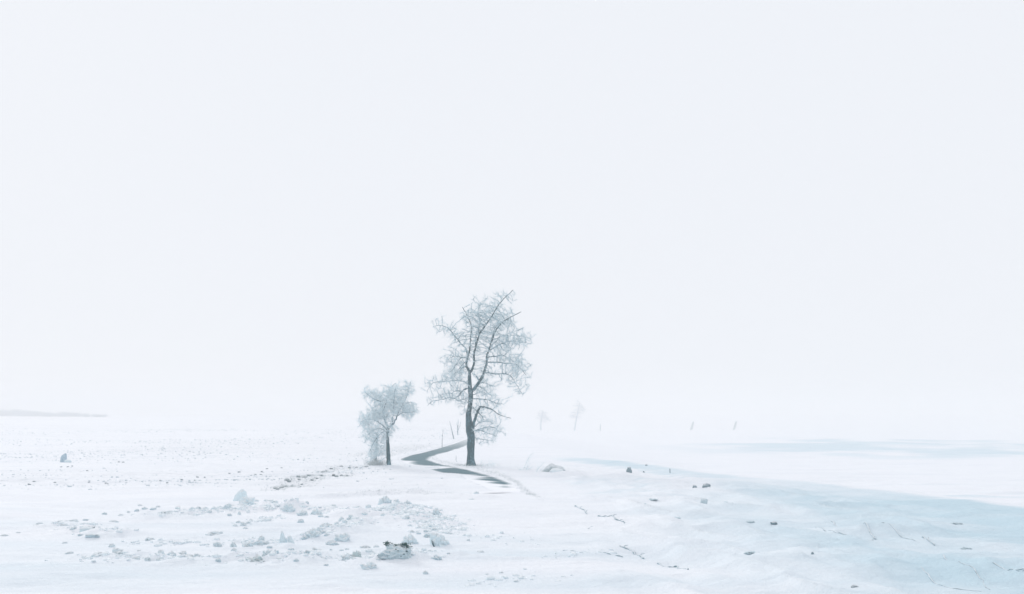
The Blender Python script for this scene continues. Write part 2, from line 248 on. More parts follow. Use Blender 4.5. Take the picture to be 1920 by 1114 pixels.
# ---------------------------------------------------------------- materials
class NT:
    def __init__(self, name):
        self.m = bpy.data.materials.new(name); self.m.use_nodes = True
        self.t = self.m.node_tree; self.t.nodes.clear()
        self.out = self.t.nodes.new('ShaderNodeOutputMaterial')
        self.b = self.t.nodes.new('ShaderNodeBsdfPrincipled')
        self.b.inputs['Roughness'].default_value = 0.85
        self.b.inputs['Specular IOR Level'].default_value = 0.15
        self.t.links.new(self.b.outputs[0], self.out.inputs['Surface'])
        self.tc = self.t.nodes.new('ShaderNodeTexCoord')
    def n(self, typ, **kw):
        nd = self.t.nodes.new(typ)
        for k, v in kw.items(): setattr(nd, k, v)
        return nd
    def l(self, a, b): self.t.links.new(a, b)
    def coords(self, scale=(1, 1, 1), rot=(0, 0, 0), src='Object'):
        mp = self.n('ShaderNodeMapping'); mp.inputs['Scale'].default_value = scale; mp.inputs['Rotation'].default_value = rot
        self.l(self.tc.outputs[src], mp.inputs['Vector']); return mp.outputs[0]
    def noise(self, scale, detail=4, rough=0.55, vec=None, dist=0.0):
        nd = self.n('ShaderNodeTexNoise'); nd.inputs['Scale'].default_value = scale; nd.inputs['Detail'].default_value = detail
        nd.inputs['Roughness'].default_value = rough; nd.inputs['Distortion'].default_value = dist
        self.l(vec if vec is not None else self.tc.outputs['Object'], nd.inputs['Vector']); return nd.outputs['Fac']
    def ramp(self, fac, stops):
        nd = self.n('ShaderNodeValToRGB'); e = nd.color_ramp.elements
        while len(e) < len(stops): e.new(0.5)
        for i, (p, c) in enumerate(stops):
            e[i].position = p; e[i].color = (c, c, c, 1) if isinstance(c, (int, float)) else (*c, 1)
        self.l(fac, nd.inputs['Fac']); return nd.outputs['Color']
    def mix(self, fac, a, b, mode='MIX'):
        nd = self.n('ShaderNodeMixRGB', blend_type=mode)
        for sock, v in ((nd.inputs['Fac'], fac), (nd.inputs['Color1'], a), (nd.inputs['Color2'], b)):
            if hasattr(v, 'links') or hasattr(v, 'is_linked'): self.l(v, sock)
            elif isinstance(v, (int, float)): sock.default_value = v
            else: sock.default_value = (*v, 1)
        return nd.outputs['Color']
    def math(self, op, a, b=None, clamp=False):
        nd = self.n('ShaderNodeMath', operation=op, use_clamp=clamp)
        for i, v in enumerate((a, b)):
            if v is None: continue
            if hasattr(v, 'is_linked'): self.l(v, nd.inputs[i])
            else: nd.inputs[i].default_value = v
        return nd.outputs[0]
    def attr(self, name):
        nd = self.n('ShaderNodeAttribute', attribute_name=name); return nd.outputs['Fac']
    def normal_z(self):
        g = self.n('ShaderNodeNewGeometry'); s = self.n('ShaderNodeSeparateXYZ'); self.l(g.outputs['Normal'], s.inputs[0]); return s.outputs['Z']
    def bump(self, h, strength, dist):
        nd = self.n('ShaderNodeBump'); nd.inputs['Strength'].default_value = strength; nd.inputs['Distance'].default_value = dist
        self.l(h, nd.inputs['Height']); self.l(nd.outputs[0], self.b.inputs['Normal'])
    def color(self, c):
        if hasattr(c, 'is_linked'): self.l(c, self.b.inputs['Base Color'])
        else: self.b.inputs['Base Color'].default_value = (*c, 1)
        return self.m

SNOW = (0.898, 0.908, 0.940)
ICE_AND_SHADE = (0.555, 0.70, 0.775)
PACKED = (0.75, 0.885, 0.94)

def m_ground():
    k = NT('ground_snow')
    streak = k.noise(0.5, 5, 0.6, k.coords((0.35, 1.6, 1), (0, 0, R(-12))))
    fine = k.noise(9.0, 4, 0.65)
    grain = k.noise(26.0, 4, 0.75)
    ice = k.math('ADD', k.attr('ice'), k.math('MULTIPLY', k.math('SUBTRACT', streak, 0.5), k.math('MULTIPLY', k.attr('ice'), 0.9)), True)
    base = k.mix(k.math('MULTIPLY', k.math('SUBTRACT', streak, 0.46, True), 2.0), SNOW, (0.765, 0.80, 0.855))
    base = k.mix(k.math('MULTIPLY', k.ramp(grain, [(0.36, 1), (0.56, 0)]), 0.24), base, (0.62, 0.70, 0.78))
    col = k.mix(ice, base, ICE_AND_SHADE)
    # soil crumbs that show through the thin snow of the ploughed field
    speck = k.noise(3.2, 3, 0.7, k.coords((0.6, 1.5, 1), (0, 0, R(8))))
    patch = k.noise(0.11, 3, 0.55, k.coords((0.6, 1.6, 1)))
    sp = k.math('MULTIPLY', k.math('MULTIPLY', k.ramp(speck, [(0.54, 0), (0.70, 1)]), k.ramp(patch, [(0.36, 0.15), (0.6, 1)])), k.math('MULTIPLY', k.attr('field'), 0.55))
    col = k.mix(sp, col, (0.36, 0.43, 0.46))
    h = k.math('ADD', k.math('MULTIPLY', streak, 1.0), k.math('ADD', k.math('MULTIPLY', fine, 0.35), k.math('MULTIPLY', grain, 0.12)))
    h = k.math('ADD', h, k.math('MULTIPLY', k.math('MULTIPLY', speck, k.attr('field')), 1.2))
    k.bump(h, 0.9, 0.09)
    return k.color(col)

def m_road():
    k = NT('frosted_asphalt')
    vec = k.coords((0.5, 1.9, 1))
    st = k.noise(1.6, 5, 0.65, vec)
    gr = k.noise(30, 3, 0.6)
    cov = k.math('ADD', k.attr('cover'), k.math('ADD', k.math('MULTIPLY', k.math('SUBTRACT', st, 0.5), 1.1), k.math('MULTIPLY', k.math('SUBTRACT', gr, 0.5), 0.8)), True)
    cov = k.ramp(cov, [(0.12, 0.02), (0.80, 1.0)])
    asp = k.mix(gr, (0.012, 0.085, 0.112), (0.065, 0.175, 0.215))
    k.bump(gr, 0.5, 0.01)
    return k.color(k.mix(cov, asp, SNOW))

def m_clod(name, base, dirt=0.0, dirtcol=(0.10, 0.17, 0.17)):
    k = NT(name)
    n1 = k.noise(4, 5, 0.65); n2 = k.noise(28, 4, 0.7)
    col = k.mix(k.ramp(n1, [(0.35, 0), (0.7, 1)]), tuple(c * 0.93 for c in base), base)
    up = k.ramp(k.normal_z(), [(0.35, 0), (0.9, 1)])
    col = k.mix(k.math('MULTIPLY', up, 0.75), col, (0.89, 0.915, 0.94))      # upward faces paled: light from above put into the colour
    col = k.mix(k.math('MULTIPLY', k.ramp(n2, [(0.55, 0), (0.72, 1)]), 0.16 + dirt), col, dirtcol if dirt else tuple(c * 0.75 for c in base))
    k.bump(k.math('ADD', n1, k.math('MULTIPLY', n2, 0.5)), 0.7, 0.03)
    return k.color(col)

def m_bark(name, dark, frost, amount):
    k = NT(name)
    n1 = k.noise(5, 5, 0.7, k.coords((1, 1, 0.35))); n2 = k.noise(26, 4, 0.7, k.coords((1, 1, 0.5)))
    f = k.ramp(k.math('ADD', k.math('MULTIPLY', n1, 0.6), k.math('MULTIPLY', n2, 0.5)), [(0.62 - amount * 0.35, 0), (0.78 - amount * 0.2, 1)])
    k.bump(n2, 0.8, 0.02)
    return k.color(k.mix(f, dark, frost))

def m_twig(name, dark, frost, lo, hi):
    k = NT(name)
    n1 = k.noise(2.2, 3, 0.6); n2 = k.noise(40, 2, 0.6)
    f = k.math('ADD', k.math('MULTIPLY', n1, 0.7), k.math('MULTIPLY', n2, 0.5))
    col = k.mix(k.ramp(f, [(0.40, lo), (0.78, hi)]), dark, frost)
    return k.color(col)

def m_plain(name, c1, c2, scale=12, snow_top=0.0, bump=0.4):
    k = NT(name)
    n = k.noise(scale, 5, 0.65)
    col = k.mix(k.ramp(n, [(0.35, 0), (0.68, 1)]), c1, c2)
    if snow_top:
        up = k.math('MULTIPLY', k.ramp(k.math('ADD', k.normal_z(), k.math('MULTIPLY', k.math('SUBTRACT', n, 0.5), 0.8)), [(0.45, 0), (0.8, 1)]), snow_top)
        col = k.mix(up, col, SNOW)
    k.bump(n, bump, 0.02)
    return k.color(col)

M = dict(
    ground=m_ground(), road=m_road(),
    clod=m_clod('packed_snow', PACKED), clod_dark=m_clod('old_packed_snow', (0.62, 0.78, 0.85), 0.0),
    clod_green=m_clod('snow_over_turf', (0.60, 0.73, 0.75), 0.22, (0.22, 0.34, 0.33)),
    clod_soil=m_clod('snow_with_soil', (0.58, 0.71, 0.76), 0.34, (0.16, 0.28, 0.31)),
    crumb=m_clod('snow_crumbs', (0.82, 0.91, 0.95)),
    bark=m_bark('frosted_bark', (0.006, 0.075, 0.098), (0.24, 0.42, 0.50), 0.22),
    bark_mid=m_bark('half_rimed_bark', (0.07, 0.19, 0.235), (0.66, 0.83, 0.90), 0.50),
    bark_rime=m_bark('rimed_bark', (0.03, 0.11, 0.14), (0.58, 0.73, 0.80), 0.52),
    twig=m_twig('rimed_twigs', (0.28, 0.45, 0.53), (0.86, 0.96, 0.99), 0.6, 1.0),
    twig_bush=m_twig('heavily_rimed_twigs', (0.46, 0.65, 0.74), (0.86, 0.96, 0.99), 0.6, 1.0),
    twig_far=m_twig('far_rimed_hazy_twigs', (0.32, 0.42, 0.48), (0.62, 0.72, 0.80), 0.1, 0.9),  # lightened for distance: part of the haze sits in this colour
    dead=m_bark('weathered_wood', (0.16, 0.24, 0.27), (0.55, 0.64, 0.68), 0.45),
    stone=m_plain('dark_stone', (0.12, 0.20, 0.23), (0.34, 0.44, 0.49), 14, 0.6),
    hollow_shade=m_plain('hollow_shade_grey', (0.34, 0.49, 0.55), (0.58, 0.72, 0.78), 8, 0.25),  # grey that stands for the shade of wind hollows
    stone_pale=m_plain('ice_crusted_stone', (0.42, 0.54, 0.59), (0.62, 0.73, 0.78), 10, 0.4),
    rock=m_plain('frosted_rock', (0.30, 0.38, 0.40), (0.55, 0.62, 0.64), 9, 0.55),
    iceblue=m_plain('blue_ice', (0.22, 0.36, 0.46), (0.55, 0.68, 0.75), 6, 0.3),
    wood=m_plain('driftwood_and_crease_shade', (0.16, 0.26, 0.30), (0.48, 0.60, 0.66), 5, 0.6),  # also colours the tubes that stand for shaded creases
    earth_grey=m_plain('frosted_earth', (0.13, 0.19, 0.21), (0.38, 0.46, 0.49), 20, 0.5),
    earth=m_plain('frozen_earth', (0.04, 0.085, 0.09), (0.15, 0.21, 0.22), 20, 0.6),
    stubble=m_plain('frosted_stubble', (0.40, 0.50, 0.54), (0.72, 0.80, 0.85), 3, 0.5),
    grass=m_plain('frosted_dry_grass', (0.40, 0.47, 0.48), (0.74, 0.80, 0.82), 12),
    stalk=m_plain('dead_stalks', (0.14, 0.21, 0.22), (0.55, 0.64, 0.67), 6),
    turf=m_plain('dark_turf', (0.01, 0.07, 0.075), (0.05, 0.16, 0.14), 30),
    soil=m_plain('bare_soil', (0.02, 0.075, 0.09), (0.09, 0.17, 0.20), 30, 0.4),
)

# ---------------------------------------------------------------- path geometry
PATH = np.array([(1.9, 10), (1.1, 17), (0.45, 22), (-0.08, 26.7), (-0.52, 29.3), (-0.88, 32.6), (-1.45, 35.8), (-2.25, 38.5), (-3.3, 42), (-4.2, 45),
                 (-4.62, 47.5), (-4.70, 50), (-4.50, 53.5), (-4.05, 59.4), (-3.6, 67.7), (-3.15, 83), (-2.2, 100), (-0.5, 120)])
def catmull(P, n):
    P = np.asarray(P, float); out = []
    for i in range(len(P) - 1):
        p0 = P[max(i - 1, 0)]; p1 = P[i]; p2 = P[i + 1]; p3 = P[min(i + 2, len(P) - 1)]
        t = np.linspace(0, 1, n, endpoint=False)[:, None]
        out.append(0.5 * ((2 * p1) + (-p0 + p2) * t + (2 * p0 - 5 * p1 + 4 * p2 - p3) * t ** 2 + (-p0 + 3 * p1 - 3 * p2 + p3) * t ** 3))
    out.append(P[-1:]); return np.vstack(out)
PC = catmull(PATH, 14)
PT = np.gradient(PC, axis=0); PT /= np.linalg.norm(PT, axis=1)[:, None]
PN = np.stack([PT[:, 1], -PT[:, 0]], 1)           # to the right when walking away
HALF = 0.80
def path_uv(x, y):
    """signed offset to the right of the path and the distance along y of the nearest point"""
    u = np.full(x.shape, 99.0); v = np.zeros(x.shape); best = np.full(x.shape, 1e9)
    for i in range(len(PC)):
        dx = x - PC[i, 0]; dy = y - PC[i, 1]; d2 = dx * dx + dy * dy
        m = d2 < best
        best = np.where(m, d2, best); u = np.where(m, dx * PN[i, 0] + dy * PN[i, 1], u); v = np.where(m, PC[i, 1], v)
    return u, v
# left limit of the bare asphalt along y (wind drifts blown over the path from the left)
BARE_Y = [0, 28.4, 29.2, 31.0, 33.0, 35.0, 35.7, 36.2, 36.9, 37.5, 39.5, 40.0, 40.5, 41.2, 41.8, 43.5, 44.8, 45.6, 46.0, 46.6, 90, 100, 130]
BARE_U = [.9, .75, .25, -.10, -.25, -.35, -.20, -.10, -.55, -.95, -.95, -.45, .25, .35, -.55, -.75, -.80, -.35, -.4, -1.1, -1.1, .0, .9]
def bare(x, y):
    u, v = path_uv(x, y)
    lim = np.interp(y, BARE_Y, BARE_U) - 0.25 + 0.3 * fbm(x * 0.35, y * 2.2, 21, 3)
    b = sstep(-0.10, 0.16, u - lim) * sstep(HALF + 0.03, HALF - 0.10, u + 0.07 * fbm(x * 2, y * 2, 23, 3)) * sstep(-HALF - 0.03, -HALF + 0.12, u + 0.10 * fbm(x * 1.5, y * 1.5, 25, 3))
    b = b * sstep(28.2, 29.6, y)
    return b, u, v

# ---------------------------------------------------------------- ground height with drifts
RING = [(-8.4, 19.0), (-6.6, 20.6), (-5.2, 22.0), (-4.2, 23.0)]
def bumps(x, y):
    z = np.zeros_like(x)
    def seg(ax, ay, bx, by, r, h):
        dx, dy = bx - ax, by - ay; L2 = dx * dx + dy * dy
        t = np.clip(((x - ax) * dx + (y - ay) * dy) / L2, 0, 1)
        d = np.hypot(x - ax - t * dx, y - ay - t * dy)
        return h * np.exp(-(d / r) ** 2)
    z += seg(-7.6, 21.8, -5.3, 23.4, 0.55, 0.07) + seg(-5.3, 23.6, -3.4, 22.0, 0.5, 0.06) + seg(-2.7, 23.3, -1.5, 20.4, 0.6, 0.06)
    z += seg(-2.9, 20.8, -3.5, 18.2, 0.5, 0.08) + seg(-6.4, 15.6, -3.6, 15.2, 0.5, 0.06) + seg(-3.4, 15.4, -1.2, 15.8, 0.6, 0.06)
    z += seg(-8.6, 19.6, -7.4, 18.6, 0.6, 0.06) + seg(-4.6, 17.2, -3.9, 16.8, 0.4, 0.05) + seg(-6.0, 17.6, -5.2, 18.0, 0.5, 0.05)
    z = z * 1.25 * (1 + 1.7 * np.maximum(-.45, fbm(x * 2.6, y * 2.2, 95, 5)))
    z -= seg(-4.2, 19.3, -3.2, 19.8, 0.7, 0.02)
    # long ledge left behind by the plough blade
    z += seg(-5.0, 26.3, -2.6, 27.4, 0.25, 0.09) + seg(-2.6, 27.4, -0.6, 26.5, 0.25, 0.05)
    # hollow under the hooked shade tube
    z -= seg(2.15, 16.45, 2.4, 16.2, 0.32, 0.10) + seg(2.0, 20.4, 2.2, 20.1, 0.3, 0.05) + seg(2.6, 15.2, 2.9, 14.9, 0.3, 0.05)
    # creases beside the tangles of shade tubes
    z += seg(6.0, 19.3, 7.2, 17.4, 0.35, 0.07) + seg(6.8, 19.0, 8.6, 16.6, 0.35, 0.06) + seg(6.9, 14.1, 7.6, 13.2, 0.4, 0.06)
    return z
def detail(x, y):
    # long soft drifts lying across the view, steeper on the near side
    w_ = (y + 0.22 * x) / (2.6 + 0.03 * y) + 1.6 * fbm(x * 0.13, y * 0.16, 101, 3)
    ph = w_ - np.floor(w_)
    saw = np.where(ph < 0.3, ph / 0.3, (1 - ph) / 0.7)
    saw = saw * saw * (3 - 2 * saw)
    drift = 0.075 * saw * sstep(-0.25, 0.35, fbm(x * 0.10 + 4, y * 0.17, 103, 3)) * sstep(75, 30, y)
    a = drift + 0.034 * fbm(x * 0.55 + y * 0.10, y * 1.15, 31, 4) * sstep(140, 40, y)
    a += 0.05 * fbm(x * 0.16, y * 0.30, 37, 3) * sstep(200, 60, y)
    left = sstep(2, -4, x) * sstep(24, 32, y)
    a += left * 0.028 * fbm(x * 2.2, y * 2.2, 41, 3) * sstep(140, 60, y)
    a += 0.014 * fbm(x * 1.6 + y * .4, y * 2.6, 43, 4) * sstep(60, 25, y)
    n = fbm(x * 0.9, y * 2.0, 47, 4)
    a += 0.06 * np.maximum(0, n) ** 1.2 * sstep(30, 20, y)
    # low wind-carved steps on the bank
    s = crest_s(x, y)
    bank = sstep(0.5, 3, x) * sstep(0.3, -3.2, s) * sstep(46, 38, y)
    p_, q_ = x * 0.31 - y * 0.95, x * 0.95 + y * 0.31
    st = fbm(p_ * 0.22 + 3, q_ * 0.75, 53, 4)
    a += bank * (0.17 * (1 - np.abs(st) * 2.2).clip(0, 1) ** 2 - 0.03) + bank * 0.05 * fbm(p_ * 0.5, q_ * 1.6, 55, 4)
    # drifts on the plain behind the bank
    a += 0.16 * fbm(x * 0.10, y * 0.16, 59, 4) * sstep(2, 8, s) * sstep(300, 60, y)
    a += (0.75 * np.exp(-((y - 118 + 0.25 * x) / 11) ** 2) + 0.4 * np.exp(-((y - 150 + 0.3 * x) / 10) ** 2)) * (1 + 0.9 * fbm(x * .06, y * .05, 58, 3)) * sstep(14, 34, x) * sstep(2, 8, s)
    return a
def height(x, y, with_path=True):
    x = np.asarray(x, float); y = np.asarray(y, float); shp = np.broadcast(x, y).shape
    x = np.broadcast_to(x, shp).astype(float).ravel(); y = np.broadcast_to(y, shp).astype(float).ravel()
    z = macro(x, y)
    d = detail(x, y)
    near = (np.abs(x + 2) < 10) & (y > 8) & (y < 125)
    damp = np.ones_like(x); dz = np.zeros_like(x)
    if with_path and near.any():
        b, u, v = bare(x[near], y[near])
        road = sstep(1.6, 0.7, np.abs(u)) * sstep(27.5, 31, y[near])
        damp[near] = 1 - 0.85 * road
        dz[near] = 0.035 * road - 0.075 * b
    fg = (y < 30)
    bz = np.zeros_like(x)
    if fg.any(): bz[fg] = bumps(x[fg], y[fg])
    return (z + d * damp + dz + bz).reshape(shp)
def gz(x, y): return float(height(np.array([x]), np.array([y]))[0])

# ---------------------------------------------------------------- ground sheet
def build_ground():
    tf = np.arange(-0.17, 0.06, 0.0009)
    tl = np.concatenate([np.arange(-0.80, -0.36, 0.0032), np.arange(-0.36, -0.17, 0.0018)]); tr = np.arange(0.06, 0.80, 0.0026)
    far = 0.80 * 1.13 ** np.arange(0, 9)
    T = np.concatenate([-far[::-1][:-1], tl, tf, tr, far[1:]])
    Y = np.concatenate([np.linspace(-350, -20, 10), np.linspace(-12, 9, 14), 11.5 * np.exp(np.arange(0, math.log(110 / 11.5), 0.0037)),
                        110 * np.exp(np.arange(0.004, math.log(2300 / 110), 0.016))])
    S = np.maximum(26, np.abs(Y) + 4)
    X = T[None, :] * S[:, None]; YY = np.repeat(Y[:, None], len(T), 1)
    Z = height(X, YY)
    V = np.stack([X, YY, Z], -1).reshape(-1, 3)
    nr, nc = X.shape
    i = np.arange(nr * nc).reshape(nr, nc)
    q = np.stack([i[:-1, :-1], i[:-1, 1:], i[1:, 1:], i[1:, :-1]], -1).reshape(-1, 4)
    me = mesh_np('ground', V, quads=q)
    x, y = X.ravel(), YY.ravel()
    # blue ice tone on the bank; shade of its face put into this mask
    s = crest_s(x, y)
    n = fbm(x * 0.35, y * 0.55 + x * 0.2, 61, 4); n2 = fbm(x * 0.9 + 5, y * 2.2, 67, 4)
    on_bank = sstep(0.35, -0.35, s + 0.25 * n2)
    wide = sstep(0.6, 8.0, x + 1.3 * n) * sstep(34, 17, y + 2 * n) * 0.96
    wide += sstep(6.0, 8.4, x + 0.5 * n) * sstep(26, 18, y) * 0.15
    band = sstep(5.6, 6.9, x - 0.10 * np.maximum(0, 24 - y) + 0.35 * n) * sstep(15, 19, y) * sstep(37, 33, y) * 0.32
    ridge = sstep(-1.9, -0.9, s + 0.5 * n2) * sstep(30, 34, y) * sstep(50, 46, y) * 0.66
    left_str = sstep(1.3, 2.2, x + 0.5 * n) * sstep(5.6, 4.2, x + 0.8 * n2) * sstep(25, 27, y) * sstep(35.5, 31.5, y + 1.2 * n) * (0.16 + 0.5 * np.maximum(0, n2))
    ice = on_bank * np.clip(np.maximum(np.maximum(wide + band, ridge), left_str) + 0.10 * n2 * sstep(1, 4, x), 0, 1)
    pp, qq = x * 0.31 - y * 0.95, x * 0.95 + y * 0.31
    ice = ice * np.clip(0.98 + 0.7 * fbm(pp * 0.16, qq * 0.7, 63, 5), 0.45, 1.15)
    drift_shade = 0.30 * sstep(27, 13.5, y + 2.5 * n) * np.clip(0.55 + 1.3 * fbm(x * 0.22 + 2, y * 0.75, 65, 5), 0, 1.2)  # bluish drift shade of the foreground put into the colour
    ice = np.maximum(ice, drift_shade * on_bank)
    off = sstep(0.5, 3, s)
    st = fbm(x * 0.045, y * 0.030, 71, 4)
    plain_shade = off * sstep(66, 84, y) * sstep(190, 130, y) * sstep(10, 30, x) * sstep(-0.30, 0.30, st + 0.8 * fbm(x * 0.12, y * 0.09, 79, 4)) * 0.75  # shade of drifts on the far plain put into the colour
    pl2 = off * sstep(30, 34, y) * sstep(46, 38, y) * sstep(11, 15, x) * sstep(0.15, 0.45, fbm(x * 0.12, y * 0.6, 73, 3)) * 0.5
    attr(me, 'ice', np.clip(ice + plain_shade + pl2, 0, 1))
    u = np.full_like(x, 99.0); near = (np.abs(x + 2) < 12) & (y > 8) & (y < 125)
    u[near] = path_uv(x[near], y[near])[0]
    field = sstep(-0.9, -1.6, u) + 0.0
    field = np.where(near, field, sstep(0, -4, x))
    field = field * sstep(26, 33, y + 1.5 * n - 0.10 * (x + 10) * 0) * (0.35 + 0.65 * sstep(-0.3, 0.4, fbm(x * 0.05, y * 0.12, 77, 3)))
    attr(me, 'field', np.clip(field, 0, 1))
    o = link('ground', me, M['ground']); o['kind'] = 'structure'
    return o
ground = build_ground()

def build_road():
    us = np.linspace(-HALF - 0.05, HALF + 0.05, 27)
    sel = catmull(PC[(PC[:, 1] > 28.2) & (PC[:, 1] < 112)], 4)
    t = np.gradient(sel, axis=0); t /= np.linalg.norm(t, axis=1)[:, None]
    nrm = np.stack([t[:, 1], -t[:, 0]], 1)
    P = sel[:, None, :] + us[None, :, None] * nrm[:, None, :]
    x, y = P[..., 0], P[..., 1]
    z = height(x, y, False) * 0 + macro(x, y) + 0.15 * detail(x, y) - 0.004 - 0.015 * (us[None, :] / HALF) ** 2
    nr, nc = x.shape
    i = np.arange(nr * nc).reshape(nr, nc)
    q = np.stack([i[:-1, :-1], i[:-1, 1:], i[1:, 1:], i[1:, :-1]], -1).reshape(-1, 4)
    me = mesh_np('path', np.stack([x, y, z], -1).reshape(-1, 3), quads=q)
    b, u, v = bare(x.ravel(), y.ravel())
    xx, yy = x.ravel(), y.ravel()
    lim = np.interp(yy, BARE_Y, BARE_U) + 0.60 * fbm(xx * 0.20, yy * 1.25, 27, 3) * sstep(49, 46, yy) + 0.12
    cov = 0.95 * sstep(0.62, -0.15, u - lim) + 0.75 * sstep(HALF - 0.36, HALF, np.abs(u) + 0.16 * fbm(xx * .9, yy * .5, 29, 3)) + 0.70 * sstep(50, 95, v) + 0.04
    attr(me, 'cover', np.clip(cov, 0, 1))
    o = link('path', me, M['road']); o['kind'] = 'structure'
build_road()

# ---------------------------------------------------------------- tubes and trees
def tubes(chains, sides=6):
    """chains: list of (points, radii); one merged tube mesh as arrays"""
    Vs, Q, T, base = [], [], [], 0
    ang = np.arange(sides) / sides * 2 * math.pi
    ca, sa = np.cos(ang), np.sin(ang)
    for P, rad in chains:
        P = np.asarray(P, float); rad = np.asarray(rad, float)
        n = len(P)
        t = np.gradient(P, axis=0); t /= np.maximum(np.linalg.norm(t, axis=1), 1e-9)[:, None]
        ref = np.array([0.31, 0.95, 0.05]) if abs(t[0] @ np.array([0.31, 0.95, 0.05])) < 0.9 else np.array([1.0, 0, 0])
        a = np.cross(t, ref); a /= np.maximum(np.linalg.norm(a, axis=1), 1e-9)[:, None]
        b = np.cross(t, a)
        ring = P[:, None, :] + rad[:, None, None] * (ca[None, :, None] * a[:, None, :] + sa[None, :, None] * b[:, None, :])
        Vs.append(ring.reshape(-1, 3))
        i = base + np.arange(n * sides).reshape(n, sides); j = np.roll(i, -1, axis=1)
        Q.append(np.stack([i[:-1], j[:-1], j[1:], i[1:]], -1).reshape(-1, 4))
        Vs.append(P[-1:] + t[-1:] * rad[-1]); tip = base + n * sides
        T.append(np.stack([i[-1], j[-1], np.full(sides, tip)], -1))
        base += n * sides + 1
    return np.vstack(Vs), np.vstack(Q), np.vstack(T)

def tube_mesh(name, chains, sides=6):
    V, Q, T = tubes(chains, sides)
    return mesh_np(name, V, tris=T, quads=Q)

def twig_arrays(P0, P1, P2, r0, r2):
    """many 3-point, 3-sided twigs at once"""
    n = len(P0); d = P2 - P0; d /= np.maximum(np.linalg.norm(d, axis=1), 1e-9)[:, None]
    ref = np.where(np.abs(d[:, 1:2]) < 0.9, np.array([[0, 1.0, 0]]), np.array([[1.0, 0, 0]]))
    a = np.cross(d, ref); a /= np.linalg.norm(a, axis=1)[:, None]; b = np.cross(d, a)
    ang = np.arange(3) / 3 * 2 * math.pi
    off = np.cos(ang)[None, :, None] * a[:, None, :] + np.sin(ang)[None, :, None] * b[:, None, :]
    A = P0[:, None] + r0[:, None, None] * off; B = P1[:, None] + (0.5 * (r0 + r2))[:, None, None] * off
    V = np.concatenate([A, B, (P2)[:, None]], 1).reshape(-1, 3)
    base = (np.arange(n) * 7)[:, None]
    k = np.arange(3); k1 = (k + 1) % 3
    Q = np.stack([np.stack([base[:, 0] + k[i], base[:, 0] + k1[i], base[:, 0] + 3 + k1[i], base[:, 0] + 3 + k[i]], -1) for i in range(3)], 1).reshape(-1, 4)
    T = np.stack([np.stack([base[:, 0] + 3 + k[i], base[:, 0] + 3 + k1[i], base[:, 0] + 6], -1) for i in range(3)], 1).reshape(-1, 3)
    return V, Q, T

def merge(parts):
    Vs, Q, T, base = [], [], [], 0
    for V, q, t in parts:
        Vs.append(V); Q.append(q + base); T.append(t + base); base += len(V)
    return np.vstack(Vs), np.vstack(Q), np.vstack(T)

def colonize(seeds, attractors, step, infl, kill, iters, rng, wobble=0.07, droop=0.0):
    nodes = [np.array(s, float) for s in seeds]; par = [-1] * len(nodes)
    att = [np.array(a, float) for a in attractors]
    seen = set()
    for it in range(iters):
        kd = kdtree.KDTree(len(nodes))
        for i, p in enumerate(nodes): kd.insert(p, i)
        kd.balance()
        pull = {}; keep = []
        for a in att:
            co, i, d = kd.find(a)
            if d < kill: continue
            keep.append(a)
            if d < infl:
                v = (a - nodes[i]) / d
                if i in pull: pull[i] += v
                else: pull[i] = v.copy()
        att = keep
        if not pull: break
        grew = False
        for i, v in pull.items():
            L = np.linalg.norm(v)
            if L < 1e-6: continue
            v = v / L + rng.normal(0, wobble, 3); v[2] -= droop; v /= np.linalg.norm(v)
            p = nodes[i] + v * step
            key = (i, round(v[0] * 2), round(v[1] * 2), round(v[2] * 2))
            if key in seen: continue
            seen.add(key); nodes.append(p); par.append(i); grew = True
        if not grew or len(nodes) > 14000: break
    return np.array(nodes), np.array(par)

def grow(seeds, seed_r, attractors, step, infl, kill, iters, rng, tip_r, droop=0.0):
    N, par = colonize(seeds, attractors, step, infl, kill, iters, rng, droop=droop)
    n0 = len(seeds); kids = {}
    for i in range(n0, len(N)): kids.setdefault(par[i], []).append(i)
    load = np.ones(len(N))
    for i in range(len(N) - 1, n0 - 1, -1): load[par[i]] += load[i]
    rad = tip_r * np.power(load, 0.36)
    chains = []
    stack = [(i, par[i]) for i in range(n0, len(N)) if par[i] < n0]
    while stack:
        i, p = stack.pop()
        cap = seed_r[p] * 0.6 if p < n0 else 1e9
        pts = [N[p], N[i]]; rr = [min(rad[i], cap), min(rad[i], cap)]
        cur = i
        while cur in kids:
            ks = sorted(kids[cur], key=lambda q: -load[q])
            for q in ks[1:]: stack.append((q, cur))
            cur = ks[0]; pts.append(N[cur]); rr.append(min(rad[cur], cap))
        chains.append((pts, rr))
    dirs = np.zeros_like(N)
    for i in range(n0, len(N)): dirs[i] = N[i] - N[par[i]]
    return N, par, dirs, chains, n0

def twigs(N, dirs, idx, rng, per, lmin, lmax, r0, spread=0.9, up=0.1):
    idx = np.repeat(idx, per)
    d = dirs[idx]; d = d / np.maximum(np.linalg.norm(d, axis=1), 1e-9)[:, None]
    v = d + rng.normal(0, spread, d.shape); v[:, 2] += up; v /= np.linalg.norm(v, axis=1)[:, None]
    L = rng.uniform(lmin, lmax, len(idx))[:, None]
    back = rng.uniform(0, 1, len(idx))[:, None]
    P0 = N[idx] - dirs[idx] * back
    P1 = P0 + v * L * 0.5
    v2 = v + rng.normal(0, 0.18, v.shape); v2 /= np.linalg.norm(v2, axis=1)[:, None]
    P2 = P1 + v2 * L * 0.5
    r = r0 * rng.uniform(0.7, 1.3, len(idx))
    return twig_arrays(P0, P1, P2, r, r * 0.35)

def smooth_limb(P, n=5): return catmull(P, n)

